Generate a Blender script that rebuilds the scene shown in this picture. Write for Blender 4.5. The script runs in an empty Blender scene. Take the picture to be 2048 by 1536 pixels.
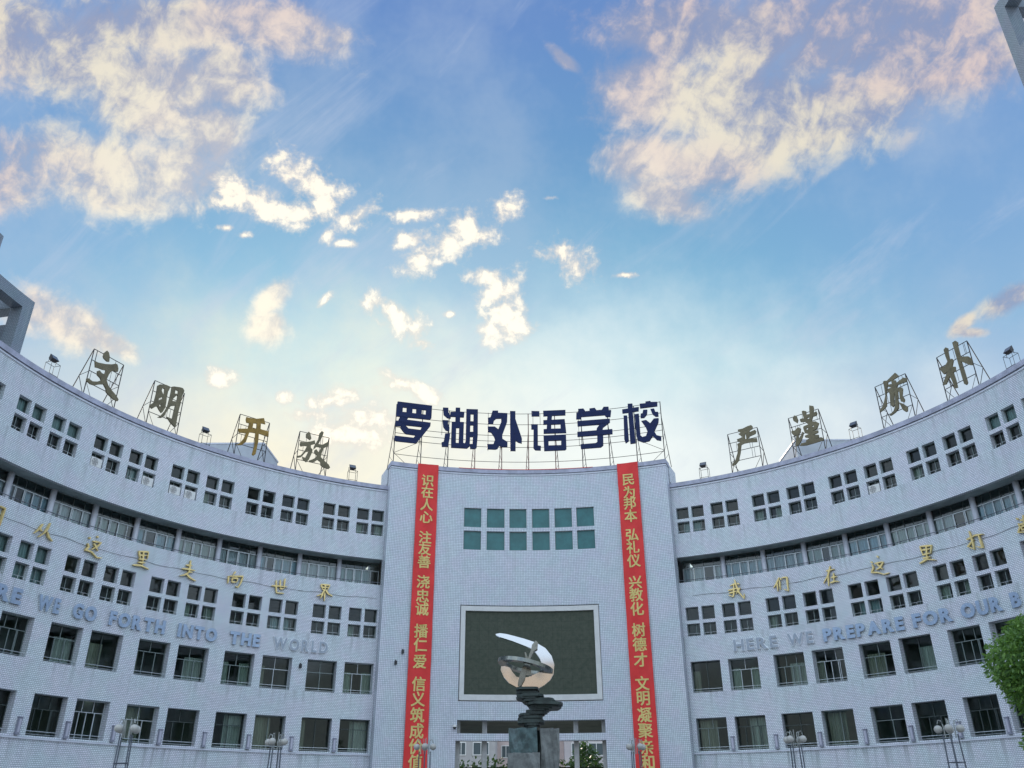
import bpy, bmesh, math, random
from mathutils import Vector, Matrix
from mathutils.geometry import tessellate_polygon
random.seed(7)
scene = bpy.context.scene
col = scene.collection
R_ = math.radians

# ------------------------------------------------------------------ camera
cam_d = bpy.data.cameras.new("camera"); cam = bpy.data.objects.new("camera", cam_d); col.objects.link(cam)
cam_d.sensor_width = 36.0; cam_d.lens = 36.0 * 1696.886 / 2048.0; cam_d.clip_start = 0.1; cam_d.clip_end = 3000.0
cr = Vector((0.99966244, 0.02582202, -0.00287024)); cup = Vector((0.01424179, -0.45222382, 0.89179077)); cf = Vector((-0.02172985, 0.89153061, 0.45243892))
cam.matrix_world = Matrix(((cr.x, cup.x, -cf.x, 0), (cr.y, cup.y, -cf.y, 0), (cr.z, cup.z, -cf.z, 1.6), (0, 0, 0, 1)))
scene.camera = cam

# ------------------------------------------------------------------ light: low sun behind the building, evening sky
SUN_EL, SUN_AZ = 21.0, -13.0            # azimuth from +Y, clockwise
EXPOSURE = 0.0
SKY_S = 0.10
scene.view_settings.view_transform = 'Standard'; scene.view_settings.look = 'None'
scene.view_settings.exposure = EXPOSURE; scene.view_settings.gamma = 1.0; scene.view_settings.use_curve_mapping = False
sd = Vector((math.sin(R_(SUN_AZ)) * math.cos(R_(SUN_EL)), math.cos(R_(SUN_AZ)) * math.cos(R_(SUN_EL)), math.sin(R_(SUN_EL))))
ld = bpy.data.lights.new("sun", 'SUN'); ld.energy = 3.0; ld.angle = R_(0.5); ld.color = (1.0, 0.86, 0.68)
lo = bpy.data.objects.new("sun", ld); col.objects.link(lo); lo.location = (0, 0, 60); lo.rotation_euler = (-sd).to_track_quat('-Z', 'Y').to_euler()

SIGN = [
 [([(-22.565,24.919),(-16.756,24.948),(-16.782,23.999),(-17.044,23.881),(-22.643,23.819),(-22.64,24.448)],[[(-21.65,24.541),(-20.984,24.558),(-20.974,24.215),(-21.651,24.199)],[(-20.004,24.555),(-19.371,24.561),(-19.367,24.222),(-20.021,24.215)],[(-18.428,24.566),(-17.734,24.561),(-17.745,24.215),(-18.437,24.221)]]),([(-21.994,23.851),(-20.571,23.867),(-20.843,23.673),(-16.868,23.668),(-16.902,23.415),(-18.995,22.097),(-19.223,22.049),(-22.437,22.021),(-22.774,22.162),(-22.668,22.398),(-19.597,22.424),(-19.292,22.62),(-20.822,22.628),(-21.249,22.741),(-21.881,23.053),(-21.658,23.144),(-22.655,23.102),(-22.736,23.49),(-22.3,23.503)],[[(-21.083,23.257),(-18.308,23.283),(-18.572,23.009),(-20.463,23.03)]])],
 [([(-14.894,24.896),(-13.996,24.912),(-13.968,24.549),(-13.531,24.299),(-13.543,24.128),(-14.116,24.143),(-14.729,24.357)],[]),([(-14.874,23.953),(-13.923,23.965),(-13.962,23.699),(-13.68,23.42),(-13.709,23.173),(-14.28,23.214),(-14.714,23.459)],[]),([(-14.379,22.975),(-13.555,23.006),(-13.62,22.614),(-13.834,22.038),(-14.827,22.001),(-14.912,22.307),(-14.565,22.372)],[]),([(-12.741,24.971),(-11.998,24.987),(-11.991,24.67),(-11.262,24.688),(-11.324,24.295),(-11.967,24.285),(-11.957,23.919),(-11.303,23.923),(-11.331,22.948),(-11.335,22.402),(-11.18,22.354),(-11.018,22.411),(-10.937,22.647),(-10.939,24.924),(-8.997,24.95),(-8.948,23.009),(-9.09,22.096),(-9.321,22.013),(-10.14,21.994),(-10.209,22.199),(-10.668,22.007),(-13.304,21.995),(-13.346,22.571),(-13.322,23.882),(-12.729,23.903),(-12.731,24.286),(-13.648,24.268),(-13.614,24.616),(-12.731,24.649)],[[(-12.581,23.46),(-12.072,23.476),(-12.096,22.353),(-12.566,22.349)],[(-10.203,24.569),(-9.725,24.571),(-9.725,24.021),(-10.213,24.018)],[(-10.223,23.732),(-9.748,23.744),(-9.75,23.242),(-10.235,23.23)],[(-10.217,22.864),(-9.769,22.875),(-9.805,22.354),(-10.25,22.327)]])],
 [([(-6.502,24.908),(-5.567,24.921),(-5.565,24.759),(-3.985,24.742),(-4.045,24.086),(-4.873,23.073),(-4.813,22.811),(-3.987,22.582),(-3.988,22.244),(-5.044,22.236),(-5.339,22.311),(-5.629,22.074),(-5.98,22.019),(-7.328,22.025),(-7.373,22.387),(-6.339,22.403),(-6.05,22.745),(-6.23,22.952),(-6.709,23.261),(-7.278,23.304),(-7.311,23.69),(-6.124,23.708),(-5.528,23.514),(-5.057,24.051),(-5.083,24.334),(-5.894,24.308),(-6.25,24.17),(-6.365,23.928),(-7.257,23.898),(-7.303,24.34),(-6.851,24.401)],[]),([(-3.565,24.906),(-2.642,24.9),(-2.649,24.307),(-1.57,22.824),(-1.612,22.485),(-2.222,22.563),(-2.632,22.693),(-2.641,21.939),(-3.543,21.946)],[])],
 [([(0.065,24.906),(1.405,24.883),(1.389,24.506),(0.076,24.517)],[]),([(-0.027,23.902),(1.102,23.894),(1.061,22.316),(1.564,22.285),(1.515,21.964),(0.614,21.983),(0.304,22.14),(0.376,23.528),(-0.003,23.53)],[]),([(2.041,24.903),(5.81,24.9),(5.78,24.508),(3.514,24.514),(3.448,24.199),(5.638,24.207),(5.766,23.55),(5.82,23.179),(2.042,23.195),(2.058,23.511),(2.567,23.521),(2.645,23.875),(2.027,23.867),(2.042,24.187),(2.662,24.195),(2.738,24.51),(2.057,24.498)],[[(3.356,23.848),(4.899,23.851),(4.899,23.517),(3.338,23.53)]]),([(2.011,23.037),(5.762,23.05),(5.764,22.009),(5.523,21.921),(2.074,21.917)],[[(2.84,22.66),(4.933,22.66),(4.906,22.286),(2.82,22.296)]])],
 [([(7.963,24.913),(8.859,24.915),(9.193,24.672),(9.848,24.663),(9.871,24.877),(10.768,24.894),(11.099,24.665),(11.872,24.653),(12.261,24.903),(13.068,24.874),(13.057,24.613),(13.47,24.592),(13.286,24.107),(12.519,24.133),(12.3,24.276),(8.441,24.296),(8.342,24.14),(7.559,24.154),(7.64,24.644),(7.962,24.644)],[]),([(7.735,23.999),(13.149,23.971),(13.148,23.707),(11.948,23.367),(11.831,23.189),(13.477,23.183),(13.463,22.829),(11.902,22.821),(11.843,22.074),(11.418,21.937),(8.152,21.936),(8.091,22.268),(10.641,22.276),(10.883,22.344),(10.941,22.834),(7.652,22.843),(7.661,23.198),(10.867,23.203),(10.944,23.357),(11.447,23.61),(7.747,23.617)],[])],
 [([(15.33,24.545),(16.281,24.554),(16.315,24.914),(17.084,24.882),(17.066,24.559),(18.099,24.561),(18.011,24.26),(17.04,24.258),(17.125,21.971),(16.287,21.966),(16.304,24.25),(15.321,24.254)],[]),([(15.495,24.075),(16.06,24.053),(16.055,22.183),(15.509,22.048),(15.342,22.323)],[]),([(19.307,24.876),(20.114,24.871),(20.158,24.788),(21.212,24.719),(21.15,24.408),(18.316,24.451),(18.316,24.785),(19.285,24.756)],[]),([(18.821,24.291),(19.467,24.267),(19.344,23.924),(18.834,23.713),(18.272,23.734),(18.363,24.042),(18.659,24.049)],[]),([(20.0,24.272),(20.614,24.269),(20.775,24.006),(21.216,23.973),(21.199,23.652),(20.709,23.672),(20.275,23.859)],[]),([(17.337,24.055),(18.012,24.065),(18.004,22.482),(18.351,22.333),(18.94,22.373),(19.227,22.662),(18.995,22.986),(18.324,23.496),(19.152,23.52),(19.804,23.242),(20.447,23.535),(21.207,23.516),(21.085,23.204),(20.331,22.64),(20.673,22.311),(21.345,22.188),(21.284,21.889),(20.608,21.985),(19.975,22.307),(19.391,21.988),(18.398,21.948),(17.615,22.122),(17.375,22.417)],[])],
]
ROOFCH = [
 ("文",-67.60,[([(-0.302,21.976),(-0.174,21.925),(-0.067,21.73),(-0.022,21.443),(-0.148,21.401),(-0.372,21.475),(-0.441,21.564),(-0.43,21.775)],[]),([(-0.844,21.078),(-0.669,21.083),(-0.211,21.215),(0.156,21.378),(0.391,21.535),(0.507,21.538),(0.619,21.343),(0.631,21.155),(0.524,21.12),(0.384,21.127),(0.251,21.022),(0.137,20.763),(0.073,20.409),(0.25,20.169),(0.52,20.011),(0.833,19.87),(1.06,19.709),(1.042,19.6),(0.772,19.581),(0.425,19.687),(0.246,19.766),(0.178,19.935),(-0.024,20.102),(-0.242,20.002),(-0.541,19.804),(-0.792,19.767),(-1.032,19.852),(-1.068,19.953),(-0.989,20.01),(-0.715,19.961),(-0.438,20.07),(-0.221,20.251),(-0.314,20.348),(-0.51,20.416),(-0.567,20.629),(-0.459,20.721),(-0.302,20.635),(-0.104,20.649),(-0.082,20.902),(-0.291,20.842),(-0.552,20.817),(-0.738,20.767)],[])]),
 ("明",-58.00,[([(-0.827,21.48),(-0.705,21.603),(-0.344,21.734),(-0.055,21.731),(-0.066,21.567),(-0.13,21.368),(-0.138,21.049),(-0.099,20.723),(-0.101,20.382),(-0.213,20.071),(-0.273,20.005),(-0.448,20.133),(-0.582,20.277),(-0.677,20.24),(-0.877,20.022),(-1.012,20.108),(-1.044,20.192),(-0.835,20.429),(-0.816,20.746),(-0.802,21.091)],[[(-0.515,21.41),(-0.454,21.478),(-0.358,21.446),(-0.332,21.113),(-0.373,21.096),(-0.522,21.278)],[(-0.588,20.782),(-0.371,20.949),(-0.391,20.833),(-0.59,20.654)],[(-0.507,20.405),(-0.387,20.537),(-0.37,20.389),(-0.46,20.325)]]),([(0.057,21.778),(0.18,21.844),(0.59,21.957),(0.759,21.969),(0.876,21.856),(0.855,21.729),(0.792,21.427),(0.794,20.964),(0.761,20.605),(0.754,20.118),(0.77,19.531),(0.68,19.526),(0.393,19.671),(0.103,19.912),(0.464,19.909),(0.471,20.236),(0.499,20.76),(0.223,20.623),(0.078,20.311),(0.001,20.111),(-0.09,19.838),(-0.213,19.722),(-0.438,19.677),(-0.246,19.876),(-0.076,20.194),(0.028,20.546),(0.062,21.102),(0.068,21.507)],[[(0.307,21.679),(0.494,21.698),(0.525,21.521),(0.309,21.447)],[(0.482,21.431),(0.53,21.349),(0.534,21.033),(0.26,20.952),(0.252,21.064),(0.365,21.253)]])]),
 ("开",-44.50,[([(-0.61,21.643),(-0.383,21.645),(0.06,21.736),(0.518,21.925),(0.664,21.552),(0.366,21.531),(0.398,21.15),(0.515,21.139),(0.953,21.155),(0.98,20.795),(0.653,20.814),(0.329,20.832),(0.364,20.276),(0.302,19.452),(0.185,19.331),(0.086,19.393),(0.162,19.948),(0.107,20.789),(-0.161,20.755),(-0.29,20.717),(-0.415,20.052),(-0.642,19.787),(-1.0,19.685),(-0.752,19.933),(-0.576,20.229),(-0.478,20.616),(-0.932,20.526),(-1.011,20.75),(-0.412,20.929),(-0.378,21.303),(-0.557,21.294),(-0.618,21.458)],[[(-0.117,21.383),(0.105,21.428),(0.131,21.092),(-0.134,21.036)]])]),
 ("放",-35.00,[([(-0.448,21.826),(-0.347,21.745),(-0.226,21.395),(-0.295,21.275),(-0.584,21.405),(-0.6,21.637)],[]),([(-0.903,21.025),(-0.678,21.031),(-0.197,21.213),(-0.003,21.329),(0.067,21.109),(-0.214,20.95),(-0.194,20.767),(-0.07,20.678),(-0.072,20.491),(-0.239,19.944),(-0.376,19.753),(-0.591,19.867),(-0.655,20.037),(-0.474,20.03),(-0.339,20.431),(-0.307,20.555),(-0.493,20.396),(-0.742,20.017),(-1.02,19.91),(-1.033,20.022),(-0.799,20.12),(-0.569,20.472),(-0.45,20.825),(-0.652,20.803),(-0.844,20.712),(-0.926,20.833)],[]),([(0.405,22.069),(0.542,22.006),(0.489,21.706),(0.271,21.132),(0.547,21.148),(0.869,21.413),(0.94,21.405),(0.92,21.139),(0.662,20.938),(0.559,20.585),(0.521,20.296),(0.747,20.112),(1.091,19.907),(1.211,19.724),(1.121,19.612),(0.749,19.648),(0.578,19.751),(0.532,19.972),(0.338,20.07),(0.088,19.853),(-0.133,19.805),(-0.212,19.903),(-0.02,20.014),(0.19,20.176),(0.262,20.355),(0.066,20.475),(0.069,20.663),(0.173,20.757),(0.33,20.581),(0.445,20.795),(0.476,20.943),(0.201,20.927),(-0.003,20.693),(0.017,20.932),(0.237,21.456),(0.283,21.896)],[])]),
 ("严",33.70,[([(-0.23,21.88),(0.088,21.87),(0.417,21.951),(0.667,21.967),(0.74,21.844),(0.697,21.69),(0.532,21.637),(0.449,21.517),(0.862,21.586),(0.924,21.49),(0.861,21.319),(0.455,21.234),(0.301,21.085),(0.895,21.016),(0.894,20.751),(0.447,20.838),(0.045,20.853),(-0.143,20.797),(-0.271,20.268),(-0.445,19.8),(-0.658,19.61),(-0.9,19.56),(-0.9,19.666),(-0.664,19.851),(-0.455,20.312),(-0.372,20.712),(-0.398,20.929),(-0.163,20.989),(-0.344,21.071),(-0.381,21.24),(0.013,21.298),(-0.246,21.576),(-0.08,21.628),(-0.236,21.763)],[[(0.235,21.539),(0.238,21.124),(0.148,21.123),(0.168,21.376)]])]),
 ("谨",43.25,[([(-0.521,21.785),(-0.396,21.712),(-0.336,21.394),(-0.418,21.229),(-0.624,21.441),(-0.647,21.656)],[]),([(-0.409,20.962),(-0.253,20.822),(-0.332,20.62),(-0.475,20.439),(-0.49,20.218),(-0.251,20.437),(-0.201,20.602),(-0.123,20.533),(-0.17,20.39),(-0.334,20.081),(-0.526,19.871),(-0.697,19.788),(-0.754,19.85),(-0.603,20.478),(-0.775,20.531),(-0.88,20.722),(-0.858,20.852),(-0.66,20.813)],[]),([(0.528,22.11),(0.753,21.997),(0.764,21.856),(0.698,21.559),(0.88,21.59),(0.912,21.444),(0.835,21.333),(0.615,21.337),(0.477,21.051),(0.75,20.977),(0.918,20.811),(0.73,20.491),(0.44,20.461),(0.785,20.384),(0.759,20.237),(0.437,20.194),(0.77,20.101),(0.762,19.935),(0.474,19.904),(0.908,19.904),(1.018,19.796),(0.975,19.677),(0.52,19.669),(-0.093,19.675),(-0.478,19.759),(-0.391,19.875),(-0.014,19.874),(0.217,19.937),(-0.06,19.865),(-0.063,19.977),(0.193,20.055),(-0.072,20.181),(-0.075,20.294),(0.196,20.322),(-0.046,20.464),(-0.097,20.818),(-0.036,20.912),(0.257,20.932),(0.075,21.171),(-0.183,21.231),(-0.222,21.403),(-0.125,21.441),(0.049,21.407),(0.015,21.601),(-0.005,21.883),(0.089,21.907),(0.254,21.82),(0.192,21.589),(0.456,21.57),(0.492,21.902)],[[(0.243,21.367),(0.356,21.376),(0.408,21.291),(0.294,21.273)],[(0.065,20.722),(0.182,20.753),(0.209,20.654),(0.112,20.608)],[(0.473,20.773),(0.567,20.811),(0.568,20.689),(0.479,20.682)]])]),
 ("质",56.70,[([(0.477,22.014),(0.662,21.714),(0.21,21.652),(-0.077,21.65),(-0.35,20.935),(-0.465,20.335),(-0.709,20.185),(-0.957,20.135),(-0.93,20.249),(-0.645,20.457),(-0.397,20.955),(-0.351,21.49),(-0.358,21.798),(-0.272,21.827),(-0.103,21.763)],[]),([(0.163,21.672),(0.397,21.57),(0.405,21.39),(0.897,21.526),(1.068,21.4),(1.025,21.221),(0.477,21.26),(0.369,21.131),(0.669,21.003),(0.694,20.893),(0.584,20.545),(0.668,20.265),(0.607,20.119),(0.435,20.239),(0.425,20.513),(0.467,20.792),(0.396,20.921),(0.353,20.741),(0.333,20.551),(0.277,20.426),(0.291,20.273),(0.206,19.916),(-0.033,19.768),(-0.332,19.691),(-0.427,19.728),(-0.105,19.894),(0.063,20.17),(0.179,20.764),(0.176,20.964),(0.023,20.432),(0.017,20.189),(-0.104,20.114),(-0.2,20.252),(-0.188,20.519),(-0.093,21.028),(-0.212,21.078),(-0.169,21.261),(0.065,21.261),(-0.136,21.398),(-0.109,21.513),(0.138,21.456)],[]),([(0.309,20.241),(0.5,20.09),(0.73,19.802),(0.671,19.56),(0.57,19.552),(0.437,19.726),(0.376,19.994)],[])]),
 ("朴",66.20,[([(-0.223,21.983),(-0.114,21.869),(-0.162,21.652),(-0.181,21.229),(-0.033,21.202),(-0.001,21.044),(-0.154,20.788),(0.026,20.698),(-0.025,20.441),(-0.172,20.465),(-0.146,20.031),(-0.154,19.571),(-0.323,19.603),(-0.35,20.035),(-0.414,20.347),(-0.764,20.043),(-0.961,20.088),(-0.795,20.293),(-0.478,20.662),(-0.727,20.617),(-0.869,20.949),(-0.845,21.033),(-0.53,21.021),(-0.325,21.182),(-0.36,21.512),(-0.368,21.904)],[]),([(0.423,22.045),(0.532,21.891),(0.477,21.704),(0.467,21.067),(0.889,20.876),(1.025,20.667),(0.971,20.323),(0.864,20.377),(0.438,20.799),(0.463,20.203),(0.469,19.555),(0.37,19.473),(0.276,19.577),(0.259,20.024),(0.253,20.774),(0.241,21.78),(0.235,22.024)],[])]),
]
GOLD = [
 ("从","L",-71.29,[[(-0.157,12.023),(-0.264,11.787),(-0.486,11.501)],[(-0.258,11.77),(-0.102,11.696)],[(0.224,12.173),(0.153,11.889),(0.04,11.67),(-0.23,11.39)],[(0.174,11.745),(0.329,11.528),(0.565,11.407)]]),
 ("这","L",-64.40,[[(-0.365,12.118),(-0.272,12.072)],[(0.045,12.286),(0.139,12.24)],[(-0.11,11.993),(0.353,12.042)],[(0.334,12.029),(0.147,11.785),(-0.116,11.581)],[(-0.04,11.894),(0.263,11.598)],[(-0.378,11.806),(-0.297,11.671),(-0.427,11.483),(-0.087,11.472),(0.28,11.271),(0.559,11.318)]]),
 ("里","L",-57.65,[[(-0.265,12.13),(-0.132,11.784)],[(-0.288,12.132),(0.267,12.22),(0.276,11.863)],[(-0.179,11.953),(0.264,12.025)],[(-0.022,12.178),(0.057,11.508)],[(-0.201,11.744),(0.243,11.803)],[(-0.201,11.581),(0.199,11.629)],[(-0.462,11.386),(0.002,11.447),(0.456,11.349)]]),
 ("走","L",-51.06,[[(0.016,12.295),(0.035,11.771),(-0.031,11.568)],[(-0.193,12.013),(0.167,12.046)],[(-0.384,11.784),(0.027,11.817),(0.367,11.811)],[(-0.025,11.674),(0.23,11.704)],[(-0.04,11.614),(-0.221,11.474),(-0.464,11.39)],[(-0.131,11.548),(0.161,11.376),(0.491,11.275)]]),
 ("向","L",-44.50,[[(-0.008,12.194),(-0.109,11.993)],[(-0.367,11.884),(-0.355,11.479)],[(-0.305,11.89),(0.471,12.011),(0.395,11.641),(0.265,11.349),(0.115,11.399)],[(-0.136,11.825),(-0.152,11.591)],[(-0.133,11.811),(0.179,11.843),(0.147,11.64)],[(-0.152,11.591),(0.15,11.621)]]),
 ("世","L",-37.85,[[(-0.507,11.752),(-0.085,11.787),(0.42,11.816)],[(-0.284,12.089),(-0.246,11.713),(-0.183,11.394),(0.271,11.42)],[(-0.05,12.148),(-0.002,11.646)],[(0.23,12.266),(0.22,11.702)],[(-0.002,11.646),(0.222,11.687)]]),
 ("界","L",-31.38,[[(-0.247,12.221),(-0.117,11.913)],[(-0.247,12.221),(0.295,12.232),(0.164,11.913)],[(-0.175,12.052),(0.212,12.076)],[(0.024,12.227),(0.012,11.912)],[(-0.107,11.914),(0.164,11.913)],[(0.002,11.911),(-0.135,11.661),(-0.443,11.512)],[(0.055,11.917),(0.249,11.704),(0.518,11.603)],[(-0.084,11.693),(-0.214,11.383)],[(0.017,11.756),(0.04,11.267)]]),
 ("我","R",30.05,[[(0.059,12.169),(-0.336,12.048)],[(-0.461,11.794),(-0.077,11.839),(0.292,11.838)],[(-0.09,12.118),(-0.157,11.573),(-0.217,11.397),(-0.471,11.519)],[(-0.434,11.63),(0.118,11.7)],[(-0.012,12.364),(0.057,11.961),(0.173,11.578),(0.431,11.204),(0.455,11.497)],[(0.24,11.845),(-0.005,11.545)],[(0.14,12.135),(0.264,12.063)]]),
 ("们","R",36.56,[[(-0.068,12.119),(-0.277,11.813),(-0.475,11.581)],[(-0.225,11.85),(-0.252,11.36)],[(-0.002,12.059),(0.068,11.967)],[(-0.068,11.961),(-0.093,11.426)],[(0.114,12.082),(0.392,12.069),(0.367,11.67),(0.363,11.292),(0.13,11.429)]]),
 ("在","R",43.65,[[(-0.228,12.024),(0.258,12.043)],[(0.041,12.238),(-0.185,11.754),(-0.506,11.375)],[(-0.163,11.75),(-0.244,11.179)],[(-0.005,11.613),(0.315,11.612)],[(0.162,11.822),(0.113,11.389)],[(-0.101,11.34),(0.157,11.381),(0.397,11.325)]]),
 ("这","R",50.21,[[(0.046,12.246),(0.119,12.141)],[(-0.345,12.023),(-0.272,11.918)],[(-0.145,11.872),(0.332,11.883)],[(0.323,11.846),(0.087,11.603),(-0.14,11.527)],[(-0.024,11.822),(0.244,11.482)],[(-0.306,11.856),(-0.265,11.675),(-0.428,11.453),(-0.066,11.38),(0.264,11.216),(0.556,11.239)]]),
 ("里","R",56.88,[[(-0.262,12.165),(-0.206,11.761)],[(-0.259,12.178),(0.367,12.08),(0.248,11.756)],[(-0.205,11.974),(0.3,11.922)],[(0.087,12.103),(-0.026,11.446)],[(-0.215,11.726),(0.275,11.722)],[(-0.231,11.555),(0.177,11.539)],[(-0.462,11.349),(-0.021,11.468),(0.429,11.316)]]),
 ("打","R",63.30,[[(-0.128,12.226),(-0.095,11.807),(-0.105,11.327),(-0.374,11.541)],[(-0.356,11.877),(0.066,11.922)],[(-0.404,11.526),(-0.0,11.781)],[(0.052,11.962),(0.568,11.896)],[(0.32,11.92),(0.358,11.274),(0.074,11.424)]]),
 ("造","R",69.79,[[(-0.224,12.108),(-0.165,12.011)],[(-0.195,11.843),(-0.156,11.658),(-0.33,11.463),(-0.051,11.4),(0.331,11.204)],[(-0.047,11.941),(0.324,11.922)],[(0.165,12.123),(0.083,11.729)],[(-0.117,11.776),(0.284,11.728)],[(-0.073,11.664),(-0.09,11.509)],[(-0.073,11.664),(0.203,11.637),(0.128,11.488)],[(-0.09,11.509),(0.128,11.488)]]),
]
BANL = [("识",-16.88,19.413),("在",-16.96,18.620),("人",-17.03,17.771),("心",-17.10,16.933),("注",-17.04,15.623),("友",-17.12,14.879),("善",-17.10,14.052),("浇",-17.12,12.802),("忠",-17.17,11.941),("诚",-17.24,11.153),("播",-17.31,9.845),("仁",-17.29,9.029),("爱",-17.33,8.082),("信",-17.40,6.816),("义",-17.44,5.988),("筑",-17.41,5.120),("成",-17.44,4.265),("价",-17.56,3.448),("值",-17.59,2.620)]
BANR = [("民",15.57,19.376),("为",15.59,18.519),("邦",15.55,17.777),("本",15.57,16.942),("弘",15.68,15.693),("礼",15.62,14.890),("仪",15.56,14.034),("兴",15.49,12.696),("教",15.58,11.928),("化",15.59,11.083),("树",15.60,9.839),("德",15.60,8.995),("才",15.59,8.108),("文",15.64,6.788),("明",15.64,5.962),("凝",15.62,5.069),("聚",15.68,4.215),("亲",15.66,3.376),("和",15.65,2.575)]
SOFT = [(-0.5857,0.2124,0.1252,0.0447,0,1.0),(-0.4851,0.1988,0.1129,0.0446,-10,1.0),(-0.4018,0.203,0.0651,0.0444,0,1.0),(-0.3709,0.2429,0.0501,0.0531,0,1.0),(-0.4281,0.2902,0.0885,0.0649,0,1.0),(-0.5384,0.3385,0.1123,0.0502,-10,1.0),(-0.4368,0.3705,0.1527,0.0352,0,1.0),(-0.6021,0.3686,0.071,0.0414,0,1.0),(-0.279,0.3612,0.0876,0.0362,-12,1.0),(-0.2326,0.3488,0.0408,0.0233,0,1.0),(-0.4744,0.1695,0.0714,0.0208,-10,1.0),(-0.351,0.3057,0.0529,0.047,0,1.0),(0.1594,0.1605,0.055,0.0278,-20,1.0),(0.1366,0.204,0.0607,0.0347,0,1.0),(0.2289,0.2079,0.1094,0.0432,15,1.0),(0.3379,0.2512,0.1487,0.0543,15,1.0),(0.474,0.3048,0.1474,0.0453,12,1.0),(0.3432,0.3414,0.1934,0.0626,0,1.0),(0.1429,0.2837,0.0748,0.0518,0,1.0),(0.1834,0.3507,0.1088,0.0458,0,1.0),(0.0452,0.3199,0.026,0.0092,-40,1.0),(0.2462,0.2702,0.1147,0.0573,0,1.0),(0.5301,0.3427,0.1128,0.0621,0,1.0),(0.4283,0.3451,0.1473,0.0623,0,1.0),(-0.6167,0.1897,0.0717,0.0359,0,1.0),(-0.5403,0.0236,0.0631,0.0288,-25,1.0),(-0.5816,0.0421,0.0421,0.0253,0,1.0),(-0.4933,-0.0009,0.036,0.015,-25,1.0),(-0.3031,0.0523,0.0368,0.0178,45,1.0),(-0.31,0.02,0.0298,0.0238,0,1.0),(0.5575,0.0365,0.0401,0.0149,28,1.0),(0.5034,0.0072,0.0201,0.0086,40,1.0),(0.5122,-0.0016,0.0201,0.0058,0,1.0)]
CRISP = [(-0.275,0.1977,0.0283,0.0212,0,1.0),(-0.2548,0.1857,0.0365,0.0177,-30,1.0),(-0.3261,0.1696,0.0443,0.0142,8,1.0),(-0.3087,0.1577,0.0502,0.0154,-15,1.0),(-0.2676,0.1494,0.0472,0.0153,0,1.0),(-0.2378,0.1593,0.0265,0.013,35,1.0),(-0.3436,0.1758,0.0384,0.0154,-10,1.0),(-0.1999,0.1458,0.0265,0.0129,20,1.0),(-0.1334,0.1469,0.0264,0.0088,0,1.0),(-0.1358,0.1179,0.0282,0.0106,0,1.0),(-0.074,0.1301,0.0269,0.0187,30,1.0),(-0.0948,0.1131,0.0305,0.0176,20,1.0),(-0.1245,0.0961,0.0271,0.0176,35,1.0),(-0.0297,0.1496,0.021,0.0129,25,1.0),(-0.0565,0.1211,0.0176,0.0141,0,1.0),(-0.2143,0.114,0.0142,0.0047,0,1.0),(-0.2358,0.1243,0.0083,0.0083,0,1.0),(-0.3539,0.1352,0.013,0.0041,0,1.0),(-0.3352,0.1261,0.0107,0.0047,0,1.0),(0.0367,0.0991,0.028,0.0175,-20,1.0),(0.0541,0.0843,0.0304,0.0164,-20,1.0),(-0.0486,0.0727,0.0258,0.0141,-15,1.0),(-0.0342,0.0537,0.0223,0.0247,-60,1.0),(-0.0287,0.0273,0.0259,0.027,0,1.0),(-0.0231,0.0096,0.0282,0.0153,0,1.0),(-0.0437,0.0099,0.0188,0.0153,0,1.0),(-0.1818,0.0444,0.0177,0.0106,0,1.0),(-0.1584,0.0323,0.0307,0.0154,-35,1.0),(-0.1382,0.0114,0.0248,0.0142,-35,1.0),(-0.1266,-0.0035,0.0118,0.0083,0,1.0),(-0.0935,0.0295,0.0088,0.0041,0,1.0),(-0.3718,-0.0413,0.0192,0.0132,0,1.0),(-0.293,-0.0656,0.0096,0.0084,0,1.0),(0.1123,0.0717,0.0128,0.0035,0,1.0),(0.0259,0.163,0.0116,0.0035,0,1.0),(-0.2382,-0.07,0.0358,0.0107,10,1.0),(-0.2201,-0.0643,0.0238,0.0071,20,1.0),(-0.2625,-0.0875,0.0359,0.0084,0,1.0),(-0.1485,-0.0534,0.0297,0.0095,-30,1.0),(-0.125,-0.0656,0.0237,0.0095,-20,1.0),(-0.1911,-0.0944,0.0358,0.0143,0,1.0),(-0.2154,-0.112,0.0478,0.0179,0,1.0),(-0.2409,0.0483,0.0119,0.0047,45,1.0)]
BLADE = [(-1.322,5.544),(-1.173,5.569),(-0.957,5.541),(-0.742,5.487),(-0.339,5.379),(0.062,5.246),(0.38,5.062),(0.587,4.803),(0.673,4.521),(0.639,4.217),(0.516,4.017),(0.302,3.844),(0.038,3.733),(-0.224,3.71),(-0.485,3.737),(-0.852,3.926),(-1.036,4.127),(-1.143,4.355),(-1.13,4.469),(-1.01,4.481),(-0.838,4.429),(-0.746,4.289),(-0.614,4.137),(-0.43,4.098),(-0.219,4.122),(-0.06,4.184),(0.152,4.271),(0.24,4.422),(0.242,4.549),(0.187,4.728),(0.057,4.909),(-0.128,5.065),(-0.395,5.171),(-0.743,5.304),(-1.038,5.398),(-1.173,5.438),(-1.308,5.505)]
NEEDLE = [(-0.073,5.143),(0.049,5.285),(0.129,5.219),(0.112,5.012),(-0.009,4.948),(-0.187,4.603),(-0.256,4.349),(-0.325,4.048),(-0.445,3.836),(-0.511,3.799),(-0.568,3.874),(-0.509,4.124),(-0.401,4.427),(-0.24,4.629),(-0.102,5.014)]
NEEDLE_B = [(-0.33,4.912),(-0.277,4.899),(-0.212,4.706),(-0.136,4.45),(-0.1,4.159),(-0.337,4.161),(-0.256,4.4),(-0.292,4.681)]
RINGPT = [(-0.308,4.477),(-1.237,4.636),(0.621,4.243),(-0.253,4.629),(-0.362,4.312)]
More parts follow.
